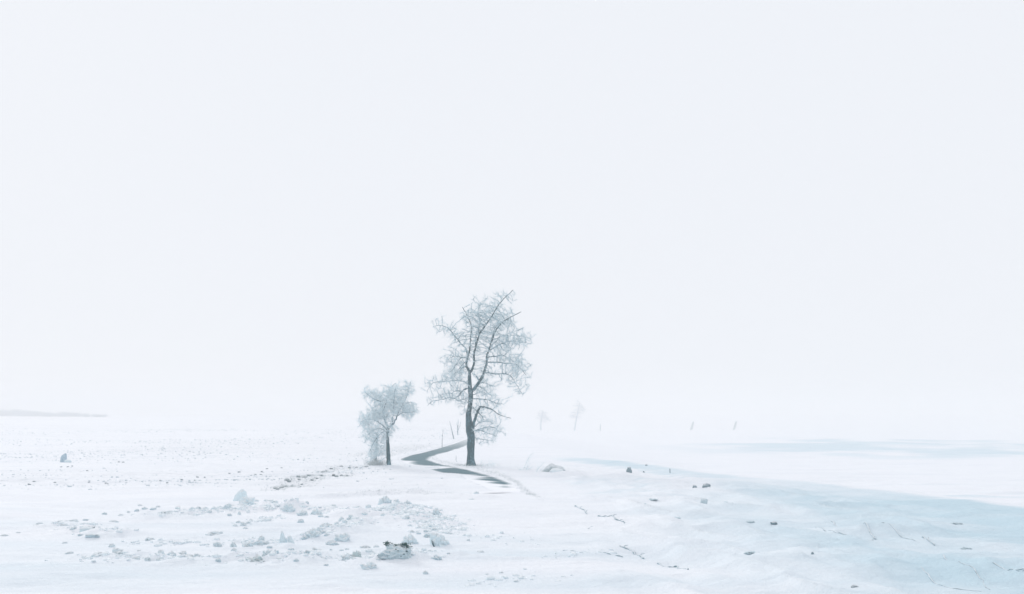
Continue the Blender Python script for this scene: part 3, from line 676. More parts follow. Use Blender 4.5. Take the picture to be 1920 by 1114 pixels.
def wobble_limb(P, rng, amt):
    P = smooth_limb(P, 5); k = len(P)
    w = rng.normal(0, amt, P.shape); w[0] = 0
    w = np.cumsum(w, 0) * 0.25; w[:, 2] *= 0.6
    jag = rng.normal(0, amt * 0.3, P.shape); jag[0] = 0
    return P + w * np.linspace(0, 1, k)[:, None] * 0.5 + jag

# ---- the tall frosted tree beside the path
def tall_tree():
    rng = np.random.default_rng(7)
    x0, y0 = SPOT['tree']; s = 0.02192
    root = link('frosted_tree', None, loc=(x0, y0, gz(x0, y0) - 0.03))
    tag(root, 'tall rime-covered tree with a dark trunk standing beside the path', 'tree')
    def w(pts, depth=(0, 0)):
        pts = np.array(pts, float); n = len(pts)
        X = (pts[:, 0] - 882) * s; Z = (875 - pts[:, 1]) * s
        return np.stack([X, np.linspace(depth[0], depth[1], n), Z], 1)
    trunk = w([(882.3, 877), (882.6, 868), (883.2, 850), (883, 830), (882.6, 815), (881, 803), (879.6, 792), (879, 778), (880.6, 764), (882.6, 750), (882, 735), (881, 722), (880.4, 706), (880.6, 697)])
    tr = np.array([8.4, 7.1, 6.6, 6.8, 7.6, 7.6, 5.8, 5.2, 4.4, 4.5, 4.2, 3.6, 3.2, 2.9]) * s
    tp = catmull(trunk, 5); trr = catmull(np.stack([tr, tr], 1), 5)[:, 0]
    V, Q, T = tubes([(tp, trr)], 18)
    for i in range(len(V)):                       # burls and bark ridges
        p = Vector(V[i]); c = np.array([np.interp(p.z, tp[:, 2], tp[:, 0]), 0.0, p.z]); d = V[i] - c
        V[i] = c + d * (1 + 0.22 * noise.noise(p * 2.6) + 0.16 * noise.noise(Vector((p.x * 14, p.y * 14, p.z * 3))))
    flare = np.exp(-np.maximum(V[:, 2], 0) / 0.18) * 0.35
    V[:, 0] += (V[:, 0] - tp[0, 0]) * flare; V[:, 1] += V[:, 1] * flare
    trunk_o = link('trunk', mesh_np('trunk', V, tris=T, quads=Q), M['bark'], root)
    # burls
    L = []                                         # (points, r0, r1, depth0, depth1)
    def limb(pts, r0, r1, d0=0.0, d1=0.0): L.append((w(pts, (d0, d1)), r0 * s, r1 * s))
    limb([(880.6, 697), (874.5, 687), (876, 676), (877, 668), (880.6, 658), (882, 645), (883, 627), (885.5, 614), (881, 600), (876, 588), (868, 574)], 2.4, 0.5, 0, 0.5)
    limb([(876, 665), (874, 655), (865, 646), (856.4, 635), (849, 625.6), (842, 617.5), (827, 612), (814, 615)], 1.6, 0.4, 0.02, -0.4)
    limb([(881, 698), (884.7, 695), (888.7, 682), (888.7, 666), (892, 650), (896, 635), (901, 624), (910.5, 611), (919.4, 598), (929, 582), (937, 570.7), (950, 557), (961, 547)], 2.5, 0.5, 0, -0.3)
    limb([(898, 629), (897.6, 617), (900, 603), (896.8, 587), (898.4, 573), (902, 563)], 1.3, 0.4, -0.1, 0.7)
    limb([(891, 652), (892, 632), (895, 614), (903, 596), (915, 578), (925, 566)], 1.0, 0.35, -0.05, 1.1)
    limb([(883, 735), (888, 731), (897.4, 718.8), (904, 708.5), (907, 701), (910.5, 690), (913, 677), (913.7, 666), (917, 656), (922.6, 640), (927.5, 625.6), (935.5, 614), (945, 604.6), (958, 596.5), (977, 587)], 3.2, 0.5, 0, -0.6)
    limb([(916, 660), (929, 652), (943.6, 645), (958, 641.8), (972.7, 644), (993, 648)], 1.5, 0.4, -0.2, -0.9)
    limb([(917, 655), (925, 645), (932, 639), (940, 629.5), (956.5, 628), (972.7, 629), (998, 634)], 1.2, 0.35, -0.22, 0.7)
    limb([(914.5, 671), (929, 668.5), (943.6, 667), (958, 674), (970, 684), (980, 684)], 1.1, 0.35, -0.15, 0.9)
    limb([(912, 680.5), (932, 680.5), (950, 683), (968, 685.4), (978, 695), (986, 705)], 1.3, 0.4, -0.12, -0.6)
    limb([(908, 699), (919.4, 700), (932, 701.6), (945, 700.7), (956.5, 704.8), (965, 716), (975, 731), (981, 741)], 1.4, 0.4, -0.08, 0.3)
    limb([(922, 640), (925, 622), (932, 606), (938, 594), (950, 584)], 1.0, 0.35, -0.3, 1.0)
    limb([(876.5, 672), (864.5, 671), (856, 682), (846.7, 695), (832, 705)], 1.0, 0.3, 0, 0.4)
    limb([(877, 676), (868, 684), (858, 697), (848, 708), (842, 714)], 0.9, 0.3, 0, -0.6)
    limb([(875, 688), (866, 690), (852, 703), (846, 712)], 0.8, 0.3, 0, 0.9)
    limb([(866, 672), (855, 668), (845, 672), (836, 682)], 0.8, 0.3, 0.1, -0.3)
    limb([(880, 723), (876, 720), (869, 716), (853, 714.5), (829, 717), (814, 720), (803, 735)], 1.3, 0.35, 0, -0.5)
    limb([(881, 730), (875, 729), (868, 733), (859.8, 742.6), (851, 747.8), (842.8, 745.5), (824, 750), (809, 752.5), (800, 761)], 1.6, 0.4, 0, 0.4)
    limb([(866, 734), (855, 733), (844, 738), (832, 737), (822, 742)], 0.8, 0.3, 0.1, 0.8)
    limb([(880, 746), (874, 748), (866, 751), (858, 751.5)], 1.0, 0.4, 0, -0.4)
    limb([(879, 758), (874, 752), (872, 764), (874, 775)], 0.8, 0.3, 0, -0.2)
    limb([(886, 748), (904, 749.5), (917.8, 751), (929.8, 756), (943, 758)], 1.2, 0.35, 0, -0.5)
    limb([(886, 806), (889.7, 789), (894, 777), (898.5, 765.5), (902, 763.5), (914.4, 766), (924.6, 770), (935, 778.5), (957, 785)], 2.9, 0.35, -0.05, -0.5)
    limb([(896.5, 773), (901, 778), (908, 787)], 1.1, 0.7, -0.1, -0.3)
    limb([(885.4, 763), (892, 770), (896, 772)], 1.0, 0.8, 0, -0.1)
    limb([(890, 808), (906, 803.5), (920, 801), (931, 806), (936, 812)], 1.2, 0.3, 0, 0.5)
    limb([(890, 808), (900, 807), (911, 811), (930, 818)], 1.1, 0.3, 0, -0.5)
    limb([(888, 821), (897, 823), (909, 825), (922, 827)], 0.8, 0.25, 0, -0.2)
    limb([(891, 800), (900, 793), (914, 791), (926, 796)], 0.8, 0.25, 0, 0.4)
    limb([(897, 720), (905, 718), (915, 721), (924, 726)], 0.9, 0.3, 0, 0.4)
    limb([(893, 724), (904, 728), (914, 737), (922, 744)], 0.9, 0.3, 0, -0.5)
    limb([(899, 716), (895, 709), (893, 706)], 1.6, 1.0, 0, -0.1)
    limb([(885, 742), (895, 738), (905, 735), (912, 741)], 0.8, 0.3, 0, 0.5)
    seeds, srad, att = [], [], []
    for k, (P, r0, r1) in enumerate(L):
        PP = wobble_limb(P, rng, 0.022)
        rr = np.interp(np.linspace(0, 1, len(PP)), [0, 1], [r0, r1])
        rr = rr * (1 + 0.12 * rng.normal(0, 1, len(PP)).clip(-1, 1))
        link('limb', tube_mesh('limb', [(PP, rr)], 8), M['bark'] if r0 > 2.2 * s else M['bark_rime'], root)
        seeds += list(PP); srad += list(rr)
        ln = np.linalg.norm(P[-1] - P[0])
        m = int(95 * max(ln, 0.5))
        t = rng.uniform(0.22 if ln > 1.2 else 0.3, 0.93, m)
        base = np.stack([np.interp(t, np.linspace(0, 1, len(PP)), PP[:, c]) for c in range(3)], 1)
        sp = (0.25 if base[:, 2].mean() > 3.4 else 0.17)
        att += list(base + rng.normal(0, 1, base.shape).clip(-1.5, 1.5) * np.array([sp, sp * 1.9, sp * 0.85]) + np.array([0.02, 0, 0.03]))
    for cx, cyy, rx, ry, n in ((882, 596, 18, 14, 90), (905, 590, 16, 12, 80), (935, 596, 14, 16, 90), (958, 606, 14, 8, 60), (950, 645, 28, 15, 130), (975, 640, 12, 12, 60),
                              (945, 668, 22, 9, 80), (968, 694, 12, 10, 60), (857, 634, 13, 13, 60), (855, 672, 11, 15, 50), (913, 632, 14, 24, 100), (842, 618, 14, 6, 40)):
        a = rng.normal(0, 1, (n, 3)); a /= np.linalg.norm(a, axis=1)[:, None]; a *= rng.uniform(0, 1, (n, 1)) ** 0.4
        att += list(np.stack([(cx - 882 + a[:, 0] * rx) * s, a[:, 1] * 0.9, (875 - cyy + a[:, 2] * ry) * s], 1))
    N, par, dirs, chains, n0 = grow(seeds, srad, att, 0.08, 0.75, 0.095, 60, rng, 0.0056, droop=0.02)
    big = [c for c in chains if len(c[0]) > 4]; small = [c for c in chains if len(c[0]) <= 4]
    V, Q, T = merge([tubes(big, 5)])
    link('branches', mesh_np('branches', V, tris=T, quads=Q), M['bark_mid'], root)['kind'] = 'stuff'
    parts = [tubes(small, 3)]
    idx = np.arange(n0, len(N))
    parts.append(twigs(N, dirs, idx, rng, 4, 0.06, 0.25, 0.0044, 0.40, 0.03))
    V, Q, T = merge(parts)
    link('crown', mesh_np('crown', V, tris=T, quads=Q), M['twig'], root)
    print('tall tree nodes', len(N), 'faces', len(Q) + len(T))
tall_tree()

# ---- the bushy, heavily rimed tree
def bushy_tree():
    rng = np.random.default_rng(11)
    x0, y0 = SPOT['bushtree']; s = 0.02192
    root = link('frosted_tree', None, loc=(x0, y0, gz(x0, y0) - 0.03))
    tag(root, 'short bushy tree thick with white rime, left of the path', 'tree')
    def w(pts, d0=0.0, d1=0.0):
        pts = np.array(pts, float)
        return np.stack([(pts[:, 0] - 728) * s, np.linspace(d0, d1, len(pts)), (875 - pts[:, 1]) * s], 1)
    seeds, srad = [], []
    def limb(name, pts, r, d0=0, d1=0, mat='bark_rime', sides=8):
        P = wobble_limb(w(pts, d0, d1), rng, 0.02)
        rr = np.interp(np.linspace(0, 1, len(P)), np.linspace(0, 1, len(r)), r) * s
        link(name, tube_mesh(name, [(P, rr)], sides), M[mat], root); return P, rr
    P, rr = limb('trunk', [(730, 877), (728.5, 866), (728, 850), (727.5, 835), (727, 820), (727.5, 808), (728, 802)], [4.6, 3.8, 3.6, 3.0, 2.4, 2.3, 2.3], mat='bark', sides=14)
    seeds += list(P[8:]); srad += list(rr[8:])
    S = [([(728, 803), (735, 799), (742, 787), (746, 776), (752, 764), (760, 748), (764, 730), (768, 717)], [1.9, 1.4, .9, .4], 0, 0.3),
         ([(744, 782), (756, 776), (768, 776), (778, 774)], [1.1, .4], 0.05, -0.4),
         ([(728, 803), (724, 795), (720, 782), (718, 768), (716, 756), (704, 751), (694, 744), (688, 738)], [1.8, 1.4, .8, .4], 0, -0.3),
         ([(719, 772), (724, 756), (728, 740), (733, 727), (740, 720)], [1.1, .4], -0.05, 0.4),
         ([(735, 799), (738, 780), (740, 762), (742, 742), (745, 732)], [1.0, .4], 0, -0.7),
         ([(726, 808), (716, 798), (704, 790), (690, 788), (680, 792)], [1.2, .4], 0, -0.2),
         ([(727, 815), (718, 808), (706, 806), (694, 812), (684, 822)], [1.0, .4], 0, 0.5),
         ([(727, 812), (718, 812), (708, 822), (700, 836), (696, 848)], [0.9, .4], 0, -0.4),
         ([(720, 785), (708, 776), (696, 778), (686, 784)], [0.9, .4], 0, 0.6),
         ([(716, 757), (706, 762), (694, 768)], [0.7, .3], 0, 0.2), ([(746, 776), (756, 762), (768, 756), (776, 757)], [0.8, .3], 0, 0.5)]
    for pts, r, d0, d1 in S:
        P, rr = limb('limb', pts, r, d0, d1); seeds += list(P); srad += list(rr)
    # second, shaggy stem standing behind on the left
    P, rr = limb('stem', [(700, 866), (701, 856), (703, 842), (705, 828), (706, 812)], [2.6, 2.2, 1.6, 1.0], 0.7, 0.3, 'bark_rime')
    seeds += list(P); srad += list(rr)
    att = []
    for cx, cyy, rx, ry, n, dp in ((722, 762, 30, 26, 700, .75), (740, 752, 26, 22, 520, .7), (763, 731, 13, 17, 230, .4), (695, 742, 16, 13, 230, .45), (765, 772, 16, 13, 280, .5), (695, 788, 20, 19, 420, .6),
                              (712, 780, 18, 16, 330, .6), (695, 818, 17, 13, 420, .5), (688, 806, 12, 14, 200, .4), (706, 838, 11, 22, 380, .4), (700, 855, 9, 8, 90, .4), (755, 758, 20, 14, 240, .6), (735, 735, 18, 10, 150, .5), (725, 806, 14, 14, 180, .4), (719, 828, 8, 22, 130, .3)):
        a = rng.normal(0, 1, (n, 3)); a /= np.linalg.norm(a, axis=1)[:, None]; a *= rng.uniform(0, 1, (n, 1)) ** 0.4
        att += list(np.stack([(cx - 728 + a[:, 0] * rx) * s, a[:, 1] * dp, (875 - cyy + a[:, 2] * ry) * s], 1))
    att = np.array(att); ok = fbm(att[:, 0] * 2.3 + att[:, 1] * 1.3, att[:, 2] * 2.3 - att[:, 1], 91, 3) > -.16
    att = att[ok] + rng.normal(0, .09, (int(ok.sum()), 3)); att = list(att[att[:, 2] > .12])
    N, par, dirs, chains, n0 = grow(seeds, srad, att, 0.07, 0.8, 0.085, 60, rng, 0.0062, droop=0.03)
    idx = np.arange(n0, len(N))
    V, Q, T = merge([tubes(chains, 3), twigs(N, dirs, idx, rng, 5, 0.06, 0.26, 0.0062, 0.75, 0.02)])
    link('crown', mesh_np('crown', V, tris=T, quads=Q), M['twig_bush'], root)
    # hoar-frosted grass at the foot
    n = 300; px = rng.normal(-0.55, 0.22, n); py = rng.normal(0.5, 0.25, n)
    P0 = np.stack([px, py, np.full(n, 0.0)], 1); v = np.stack([rng.normal(0, .5, n), rng.normal(0, .5, n), np.ones(n)], 1); h = rng.uniform(.1, .34, n)[:, None]
    g = twig_arrays(P0, P0 + v * h * .5, P0 + v * h + np.stack([rng.normal(0, .05, n), rng.normal(0, .05, n), np.zeros(n)], 1), np.full(n, .007), np.full(n, .002))
    go = link('grass_tuft', mesh_np('grass_tuft', g[0], tris=g[2], quads=g[1]), M['grass'], root); go['kind'] = 'stuff'
    print('bushy tree nodes', len(N), 'faces', len(Q) + len(T))
bushy_tree()

# ---- trees and saplings fading into the fog
def far_tree(name, label, spot, hgt, trunk_pts, blobs, seed, tr=0.14, group=None, mat='twig_far', step=0.24, tw=(0.25, 0.8), tip=0.026):
    rng = np.random.default_rng(seed)
    x0, y0 = SPOT[spot]
    root = link(name, None, loc=(x0, y0, gz(x0, y0) - 0.05)); tag(root, label, 'tree', group)
    P = wobble_limb(np.array([(a * hgt, 0, b * hgt) for a, b in trunk_pts]), rng, 0.03 * hgt / 5)
    rr = np.interp(np.linspace(0, 1, len(P)), [0, 1], [tr, tr * 0.3])
    link('trunk', tube_mesh('trunk', [(P, rr)], 8), M['twig_far'] if mat == 'twig_far' else M['bark'], root)
    att = []
    for bx, bz, rx, rz, n in blobs:
        a = rng.normal(0, 1, (n, 3)); a /= np.linalg.norm(a, axis=1)[:, None]; a *= 0.75 * np.abs(rng.normal(0, .8, (n, 1)))
        att += list(np.stack([(bx + a[:, 0] * rx) * hgt, a[:, 1] * rx * hgt * 0.8, (bz + a[:, 2] * rz) * hgt], 1))
    k = len(P) // 3
    N, par, dirs, chains, n0 = grow(list(P[k:]), list(rr[k:]), att, step, step * 9, step * 1.2, 40, rng, tip)
    parts = [tubes(chains, 3)]
    if len(N) > n0: parts.append(twigs(N, dirs, np.arange(n0, len(N)), rng, 3 if mat == 'twig_far' else 2, tw[0], tw[1], tip * 0.9))
    V, Q, T = merge(parts)
    link('crown', mesh_np('crown', V, tris=T, quads=Q), M[mat], root)
    return root
far_tree('distant_tree', 'faint small tree with a rounded crown, nearer the tall tree of two in the fog', 'fartree_a', 6.6, [(0.01, 0), (0.0, .2), (.02, .45), (.06, .75), (.1, .95)],
         [(.12, .72, .26, .26, 130), (.34, .52, .24, .12, 60), (-.02, .45, .08, .22, 40), (-.06, .75, .10, .18, 30)], 21, 0.30)
far_tree('distant_tree', 'faint taller tree on a bare slanting stem, farther from the path of two in fog', 'fartree_b', 9.0, [(0, 0), (.03, .2), (.07, .42), (.12, .7), (.18, .95)],
         [(.10, .62, .17, .2, 100), (.17, .82, .15, .2, 100), (-.06, .50, .15, .12, 60), (.30, .70, .12, .10, 40)], 22, 0.26)
far_tree('sapling', 'thin frosted sapling on the left side of the path before its far bend', 'sapling', 1.25, [(0, 0), (0.0, .3), (.02, .6), (.05, .95)],
         [(.18, .75, .3, .2, 40), (-.15, .62, .15, .12, 16)], 23, 0.02, None, 'twig', 0.09, (0.04, 0.12), 0.006)

def stick(name, label, cat, spot, chains, mat, sides=7, group=None):
    x0, y0 = SPOT[spot]
    root = link(name, None, loc=(x0, y0, gz(x0, y0) - 0.03)); tag(root, label, cat, group)
    for i, (pts, rr) in enumerate(chains):
        rng = np.random.default_rng(i + int(abs(x0 * 10)))
        P = wobble_limb(np.array([(a, 0.0 if j == 0 else rng.normal(0, .04), b) for j, (a, b) in enumerate(pts)]), rng, 0.015)
        r_ = np.interp(np.linspace(0, 1, len(P)), np.linspace(0, 1, len(rr)), rr)
        link(name.split('_')[-1] + '_stem' if i == 0 else 'branch', tube_mesh('stem', [(P, r_)], sides), M[mat], root)
    return root
k = SPOT['leanpost'][1] / 1884
stick('leaning_pole', 'bare pole leaning left beside the far bend of the path', 'pole', 'leanpost', [([(0, 0), (-2.6 * k, 12 * k), (-5 * k, 22 * k), (-8.2 * k, 34 * k)], [1.2 * k, 1.0 * k, .7 * k, .3 * k])], 'dead')
k = SPOT['forked'][1] / 1884
stick('forked_sapling', 'thin forked bare sapling right of the leaning pole', 'sapling', 'forked',
      [([(0, 0), (-.3 * k, 10 * k), (.3 * k, 20 * k), (.8 * k, 30 * k)], [1.0 * k, .8 * k, .35 * k]), ([(0, 9 * k), (3 * k, 16 * k), (5.5 * k, 26 * k)], [.6 * k, .25 * k]), ([(0, 15 * k), (-2 * k, 20 * k), (-2.4 * k, 25 * k)], [.4 * k, .2 * k])], 'bark_rime')
for nm, lab, sp, pts, r0 in (('broken_trunk', 'short faint broken trunk leaning right, left one of two far off in the fog', 'stump_a', [(0, 0), (2, 7), (4, 14)], 2.4),
                             ('broken_trunk', 'taller faint broken trunk leaning right, right one of two far off in the fog', 'stump_b', [(0, 0), (2, 7), (4.5, 15.5)], 2.2),
                             ('broken_trunk', 'barely visible thin trunk in the fog right of the two far trees', 'fainttrunk', [(0, 0), (-.4, 7), (.6, 13)], 0.9)):
    k = SPOT[sp][1] / 1884
    stick(nm, lab, 'trunk', sp, [([(a * k, b * k) for a, b in pts], [r0 * k, r0 * k, r0 * .7 * k])], 'dead')
k = SPOT['seedling'][1] / 1884
stick('dry_stem', 'short bare weed stem in the snow inside the bend of the path', 'plant', 'seedling', [([(0, 0), (-2.5 * k, 4 * k), (-3 * k, 14 * k)], [.5 * k, .3 * k, .2 * k]), ([(-2.7 * k, 5 * k), (-4 * k, 8 * k)], [.3 * k, .15 * k])], 'bark_rime', 4)

# ---- bare twiggy shrubs right of the tall tree
def shrub(label, spot, lines, seed, mat='twig'):
    rng = np.random.default_rng(seed); x0, y0 = SPOT[spot]; k = y0 / 1884
    root = link('twiggy_shrub', None, loc=(x0, y0, gz(x0, y0) - 0.02)); tag(root, label, 'shrub', None)
    for pts, r0 in lines:
        P = wobble_limb(np.array([(a * k, rng.normal(0, .05), b * k) for a, b in pts]), rng, 0.012)
        rr = np.linspace(r0 * k, r0 * k * .35, len(P)); ch = [(P, rr)]
        for j in range(3, len(P), 2):
            d = np.array([rng.normal(.5, .8), rng.normal(0, .8), rng.uniform(.2, 1)]); d /= np.linalg.norm(d); L_ = rng.uniform(.08, .26)
            ch.append(([P[j], P[j] + d * L_ * .5, P[j] + d * L_ + np.array([0, 0, .03])], [r0 * k * .4, r0 * k * .3, r0 * k * .15]))
        link('stem', tube_mesh('stem', ch, 4), M[mat], root)
shrub('taller bare frosted shrub bending right, between the tall tree and the arched rock', 'shrub_a', [([(-4, 0), (0, 7), (4, 16), (7, 24), (12, 30)], .55), ([(2, 0), (5, 7), (6, 15), (6, 22)], .5), ([(4, 0), (9, 3), (13, 5)], .4), ([(-3, 0), (-8, 1), (-12, .6)], .5), ([(0, 0), (4, 3), (10, 2)], .45)], 31)
shrub('low slanting frosted twigs just left of the arched rock', 'shrub_b', [([(0, 0), (5, 7), (11, 14), (16, 19)], .5), ([(5, 0), (9, 5), (13, 8)], .4), ([(2, 0), (3, 6), (6, 11)], .35)], 32)
shrub('low frosted bramble arching beside the foot of the tall tree', 'bramble', [([(-6, 0), (-3, 4), (2, 5), (6, 4)], .45), ([(-2, 0), (4, 3), (9, 6), (13, 4)], .45), ([(-14, -2), (-10, 3), (-7, 5)], .4), ([(-18, -1), (-15, 5), (-13, 7)], .35), ([(4, -1), (8, 2), (14, 1)], .4)], 33)

# ---------------------------------------------------------------- clods, stones
def lump_mesh(name, seed, sub=3, rough=0.35, freq=1.6, shape=None, facets=0.0):
    """irregular lump, 1 x 1 x 1, base near z = 0"""
    rng = random.Random(seed); bm = bmesh.new()
    bmesh.ops.create_icosphere(bm, subdivisions=sub, radius=0.5)
    off = Vector((rng.uniform(-50, 50), rng.uniform(-50, 50), rng.uniform(-50, 50)))
    for v in bm.verts:
        d = v.co.normalized()
        n = noise.fractal(d * freq + off, 1.0, 2.0, 2) + 0.45 * noise.noise(d * 4.5 + off) + 0.25 * noise.noise(d * 10 + off)
        c = noise.cell(d * 2.2 + off) * facets
        f1 = noise.voronoi(d * 1.7 + off)[0]
        v.co = d * 0.5 * (1 + rough * n + c * 0.2 - facets * 1.3 * (f1[1] - f1[0] < 0.16) * 0.35 - facets * (f1[0] - 0.4))
    if shape: shape(bm, rng)
    for v in bm.verts:
        if v.co.z < -0.22: v.co.z = -0.22 + (v.co.z + 0.22) * 0.15
    xs = [v.co.x for v in bm.verts]; ys = [v.co.y for v in bm.verts]; zs = [v.co.z for v in bm.verts]
    sx, sy, sz = max(xs) - min(xs), max(ys) - min(ys), max(zs) - min(zs)
    for v in bm.verts:
        v.co.x = (v.co.x - (max(xs) + min(xs)) / 2) / sx; v.co.y = (v.co.y - (max(ys) + min(ys)) / 2) / sy; v.co.z = (v.co.z - min(zs)) / sz
    for f in bm.faces: f.smooth = True
    me = bpy.data.meshes.new(name); bm.to_mesh(me); bm.free(); return me

def fin(bm, rng):                       # slab standing on edge, pointed top
    for v in bm.verts:
        t = (v.co.z + 0.5); v.co.y *= 0.4; v.co.x = v.co.x * (1.05 - 0.55 * max(0, t) ** 1.6) - 0.30 * t * t
def wedge(bm, rng):
    for v in bm.verts:
        t = v.co.x + 0.5; v.co.z *= (1.15 - 0.75 * max(0, min(1, t)))
        if v.co.x < -0.2 and v.co.y < 0: v.co.y *= 0.7
def lean(bm, rng):
    for v in bm.verts: v.co.x += v.co.z * 0.45
def cluster(bm, rng):
    for v in bm.verts:
        v.co.z *= 0.9 + 0.12 * math.sin(v.co.x * 11 + v.co.y * 5)

lumps = [lump_mesh('clod', 100 + i, 3, 0.34 + 0.04 * (i % 4), 1.5 + 0.25 * (i % 3), None, 0.25 * (i % 2)) for i in range(12)]
flats = [lump_mesh('flat_clod', 200 + i, 3, 0.30, 1.5, None, 0.2) for i in range(5)]
def place(name, me, x, y, w, h, mat, depth=0.8, turn=0.0, sink=0.14):
    m2 = me if (not me.materials or me.materials[0] == mat) else None
    if m2 is None:
        key = me.name + mat.name
        m2 = bpy.data.meshes.get(key)
        if m2 is None: m2 = me.copy(); m2.name = key; m2.materials.clear(); m2.materials.append(mat)
    elif not me.materials: me.materials.append(mat)
    hh = h / (1 - sink)
    return link(name, m2, None, None, (x, y + w * depth * 0.3, gz(x, y + w * depth * 0.3) - hh * sink), (0, 0, turn), (w, w * depth, hh))

rnd = random.Random(5)
SPECIAL = {'upright snow block': (lean, 3), 'standing on edge': (fin, 4), 'wedge-shaped': (wedge, 5), 'long speckled': (cluster, 6), 'knobbly': (cluster, 7), 'crumbling': (cluster, 8)}
for i, (x, y, w, h, name, label) in enumerate(NAMED_CLODS):
    fn = None
    for kx, (f_, sd) in SPECIAL.items():
        if kx in label: fn = f_
    me = lump_mesh('clod_form', 300 + i * 3, 4 if w > 0.12 else 3, 0.18 if fn is lean else 0.24 if fn in (fin, wedge) else 0.34, 1.0 if fn is lean else 1.2 if fn in (fin, wedge) else 1.9, fn, 0.10 if fn in (fin, lean) else 0.34)
    mat = M['clod']
    if 'greenish' in label and label.startswith('round'): mat = M['clod_green']
    elif 'speckled snow block' in label: mat = M['clod_soil'] if False else M['clod_green']
    elif 'dark' in label.split()[0] or 'rounded darker' in label or 'grey' in label.split()[0] or 'flat grey-blue' in label: mat = M['clod_dark']
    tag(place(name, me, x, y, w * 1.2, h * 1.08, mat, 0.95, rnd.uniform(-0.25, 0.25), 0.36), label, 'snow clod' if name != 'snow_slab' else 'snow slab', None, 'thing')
ORD = ['first', 'second', 'third', 'fourth', 'fifth', 'sixth', 'seventh', 'eighth', 'ninth', 'tenth', 'eleventh', 'twelfth', 'thirteenth', 'fourteenth', 'fifteenth', 'sixteenth', 'seventeenth', 'eighteenth', 'nineteenth', 'twentieth'] + ['twenty-' + q for q in ('first', 'second', 'third', 'fourth', 'fifth', 'sixth', 'seventh', 'eighth', 'ninth')]
for gi, (label0, group, items) in enumerate(CLOD_GROUPS):
    for oi, (x, y, w, h) in enumerate(sorted(items, key=lambda q: q[0] / q[1])):
        label = label0 % (ORD[oi] + ' from the left')
        me = rnd.choice(lumps if h > 0.35 * w else flats)
        mat = M['clod_dark'] if 'around the dark stone' in label or rnd.random() < 0.3 else M['clod']
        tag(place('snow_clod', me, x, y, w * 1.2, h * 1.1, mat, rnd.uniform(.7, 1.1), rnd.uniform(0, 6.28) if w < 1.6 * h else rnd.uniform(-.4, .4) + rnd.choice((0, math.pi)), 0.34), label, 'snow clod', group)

# crack in the wedge, its shade put in as a dark tube
for (x, y, w, h, name, label) in NAMED_CLODS:
    if 'wedge-shaped' in label:
        par_ = next(o for o in bpy.data.objects if o.get('label') == label)
        P = np.array([(-.36, -.30, .62), (-.30, -.40, .45), (-.22, -.47, .26), (-.10, -.52, .12)])
        link('crack', tube_mesh('crack', [(catmull(P, 4), np.interp(np.linspace(0, 1, 13), [0, .4, 1], [.02, .045, .015]))], 6), M['soil'], par_)

# the big clod with turf and soil on top
def grassy_clod():
    x, y = SPOT['grassclod']; k = y / 1884; w, h = 68 * k, 31 * k
    root = link('turf_clod', None, loc=(x, y + 0.18, gz(x, y + 0.18) - 0.06)); tag(root, 'largest clod of frozen snow with dark turf and soil sticking out on top', 'snow clod')
    def shp(bm, rng):
        for v in bm.verts:
            t = v.co.x
            v.co.z *= 1.0 + 0.35 * t - 0.25 * max(0, -t - 0.1)
            if v.co.x > 0.25: v.co.x = 0.25 + (v.co.x - 0.25) * 0.6
    me = lump_mesh('snow_body', 901, 5, 0.30, 2.1, shp, 0.14); me.materials.append(M['clod_soil'])
    body = link('snow_body', me, None, root, (0, 0, 0), (0, 0, 0.06), (w, w * 0.62, h))
    bm = bmesh.new(); bm.from_mesh(me); bm.verts.ensure_lookup_table()
    rng = np.random.default_rng(9)
    def surf(fx, fz_frac):
        best, bz = None, -1e9
        for v in bm.verts:
            if abs(v.co.x - fx) < 0.05 and v.co.y < -0.02:
                sc = v.co.z - abs(v.co.z - fz_frac) * 3
                if sc > bz: best, bz = v.co, sc
        return Vector((best.x * w, best.y * w * 0.62, best.z * h))
    for (fx, fz, n, r_) in ((-.19, .95, 50, .035), (.03, .85, 26, .018), (.27, .92, 34, .03), (.37, .8, 46, .032)):
        c = np.array(surf(fx, fz)) + np.array([0, -.01, 0]); P0 = c + rng.normal(0, 1, (n, 3)) * np.array([r_, .02, r_ * .4])
        v = np.stack([rng.normal(0, .8, n), rng.normal(-.4, .5, n), rng.uniform(.1, 1, n)], 1); v /= np.linalg.norm(v, axis=1)[:, None]; L_ = rng.uniform(.02, .07, n)[:, None]
        g = twig_arrays(P0, P0 + v * L_ * .5, P0 + v * L_ + np.array([0, 0, -.01]), np.full(n, .006), np.full(n, .002))
        link('turf_tuft', mesh_np('turf_tuft', g[0], tris=g[2], quads=g[1]), M['turf'], root)
    for (fx, fz, sz) in ((-.2, .9, .035), (.27, .92, .05), (.37, .8, .055), (.33, .55, .03), (.27, .42, .024), (.12, .6, .022), (.02, .7, .02), (-.12, .55, .016), (.2, .25, .02)):
        c = surf(fx, fz); me2 = lump_mesh('soil_piece', int(1000 + fx * 100 + fz * 37), 2, .5, 2.0)
        link('soil_piece', me2, M['soil'], root, (c.x, c.y - sz * 0.02, c.z - sz * .35), (0, 0, rnd.uniform(0, 6)), (sz * 1.7, sz * .5, sz * .7))
    bm.free()
grassy_clod()

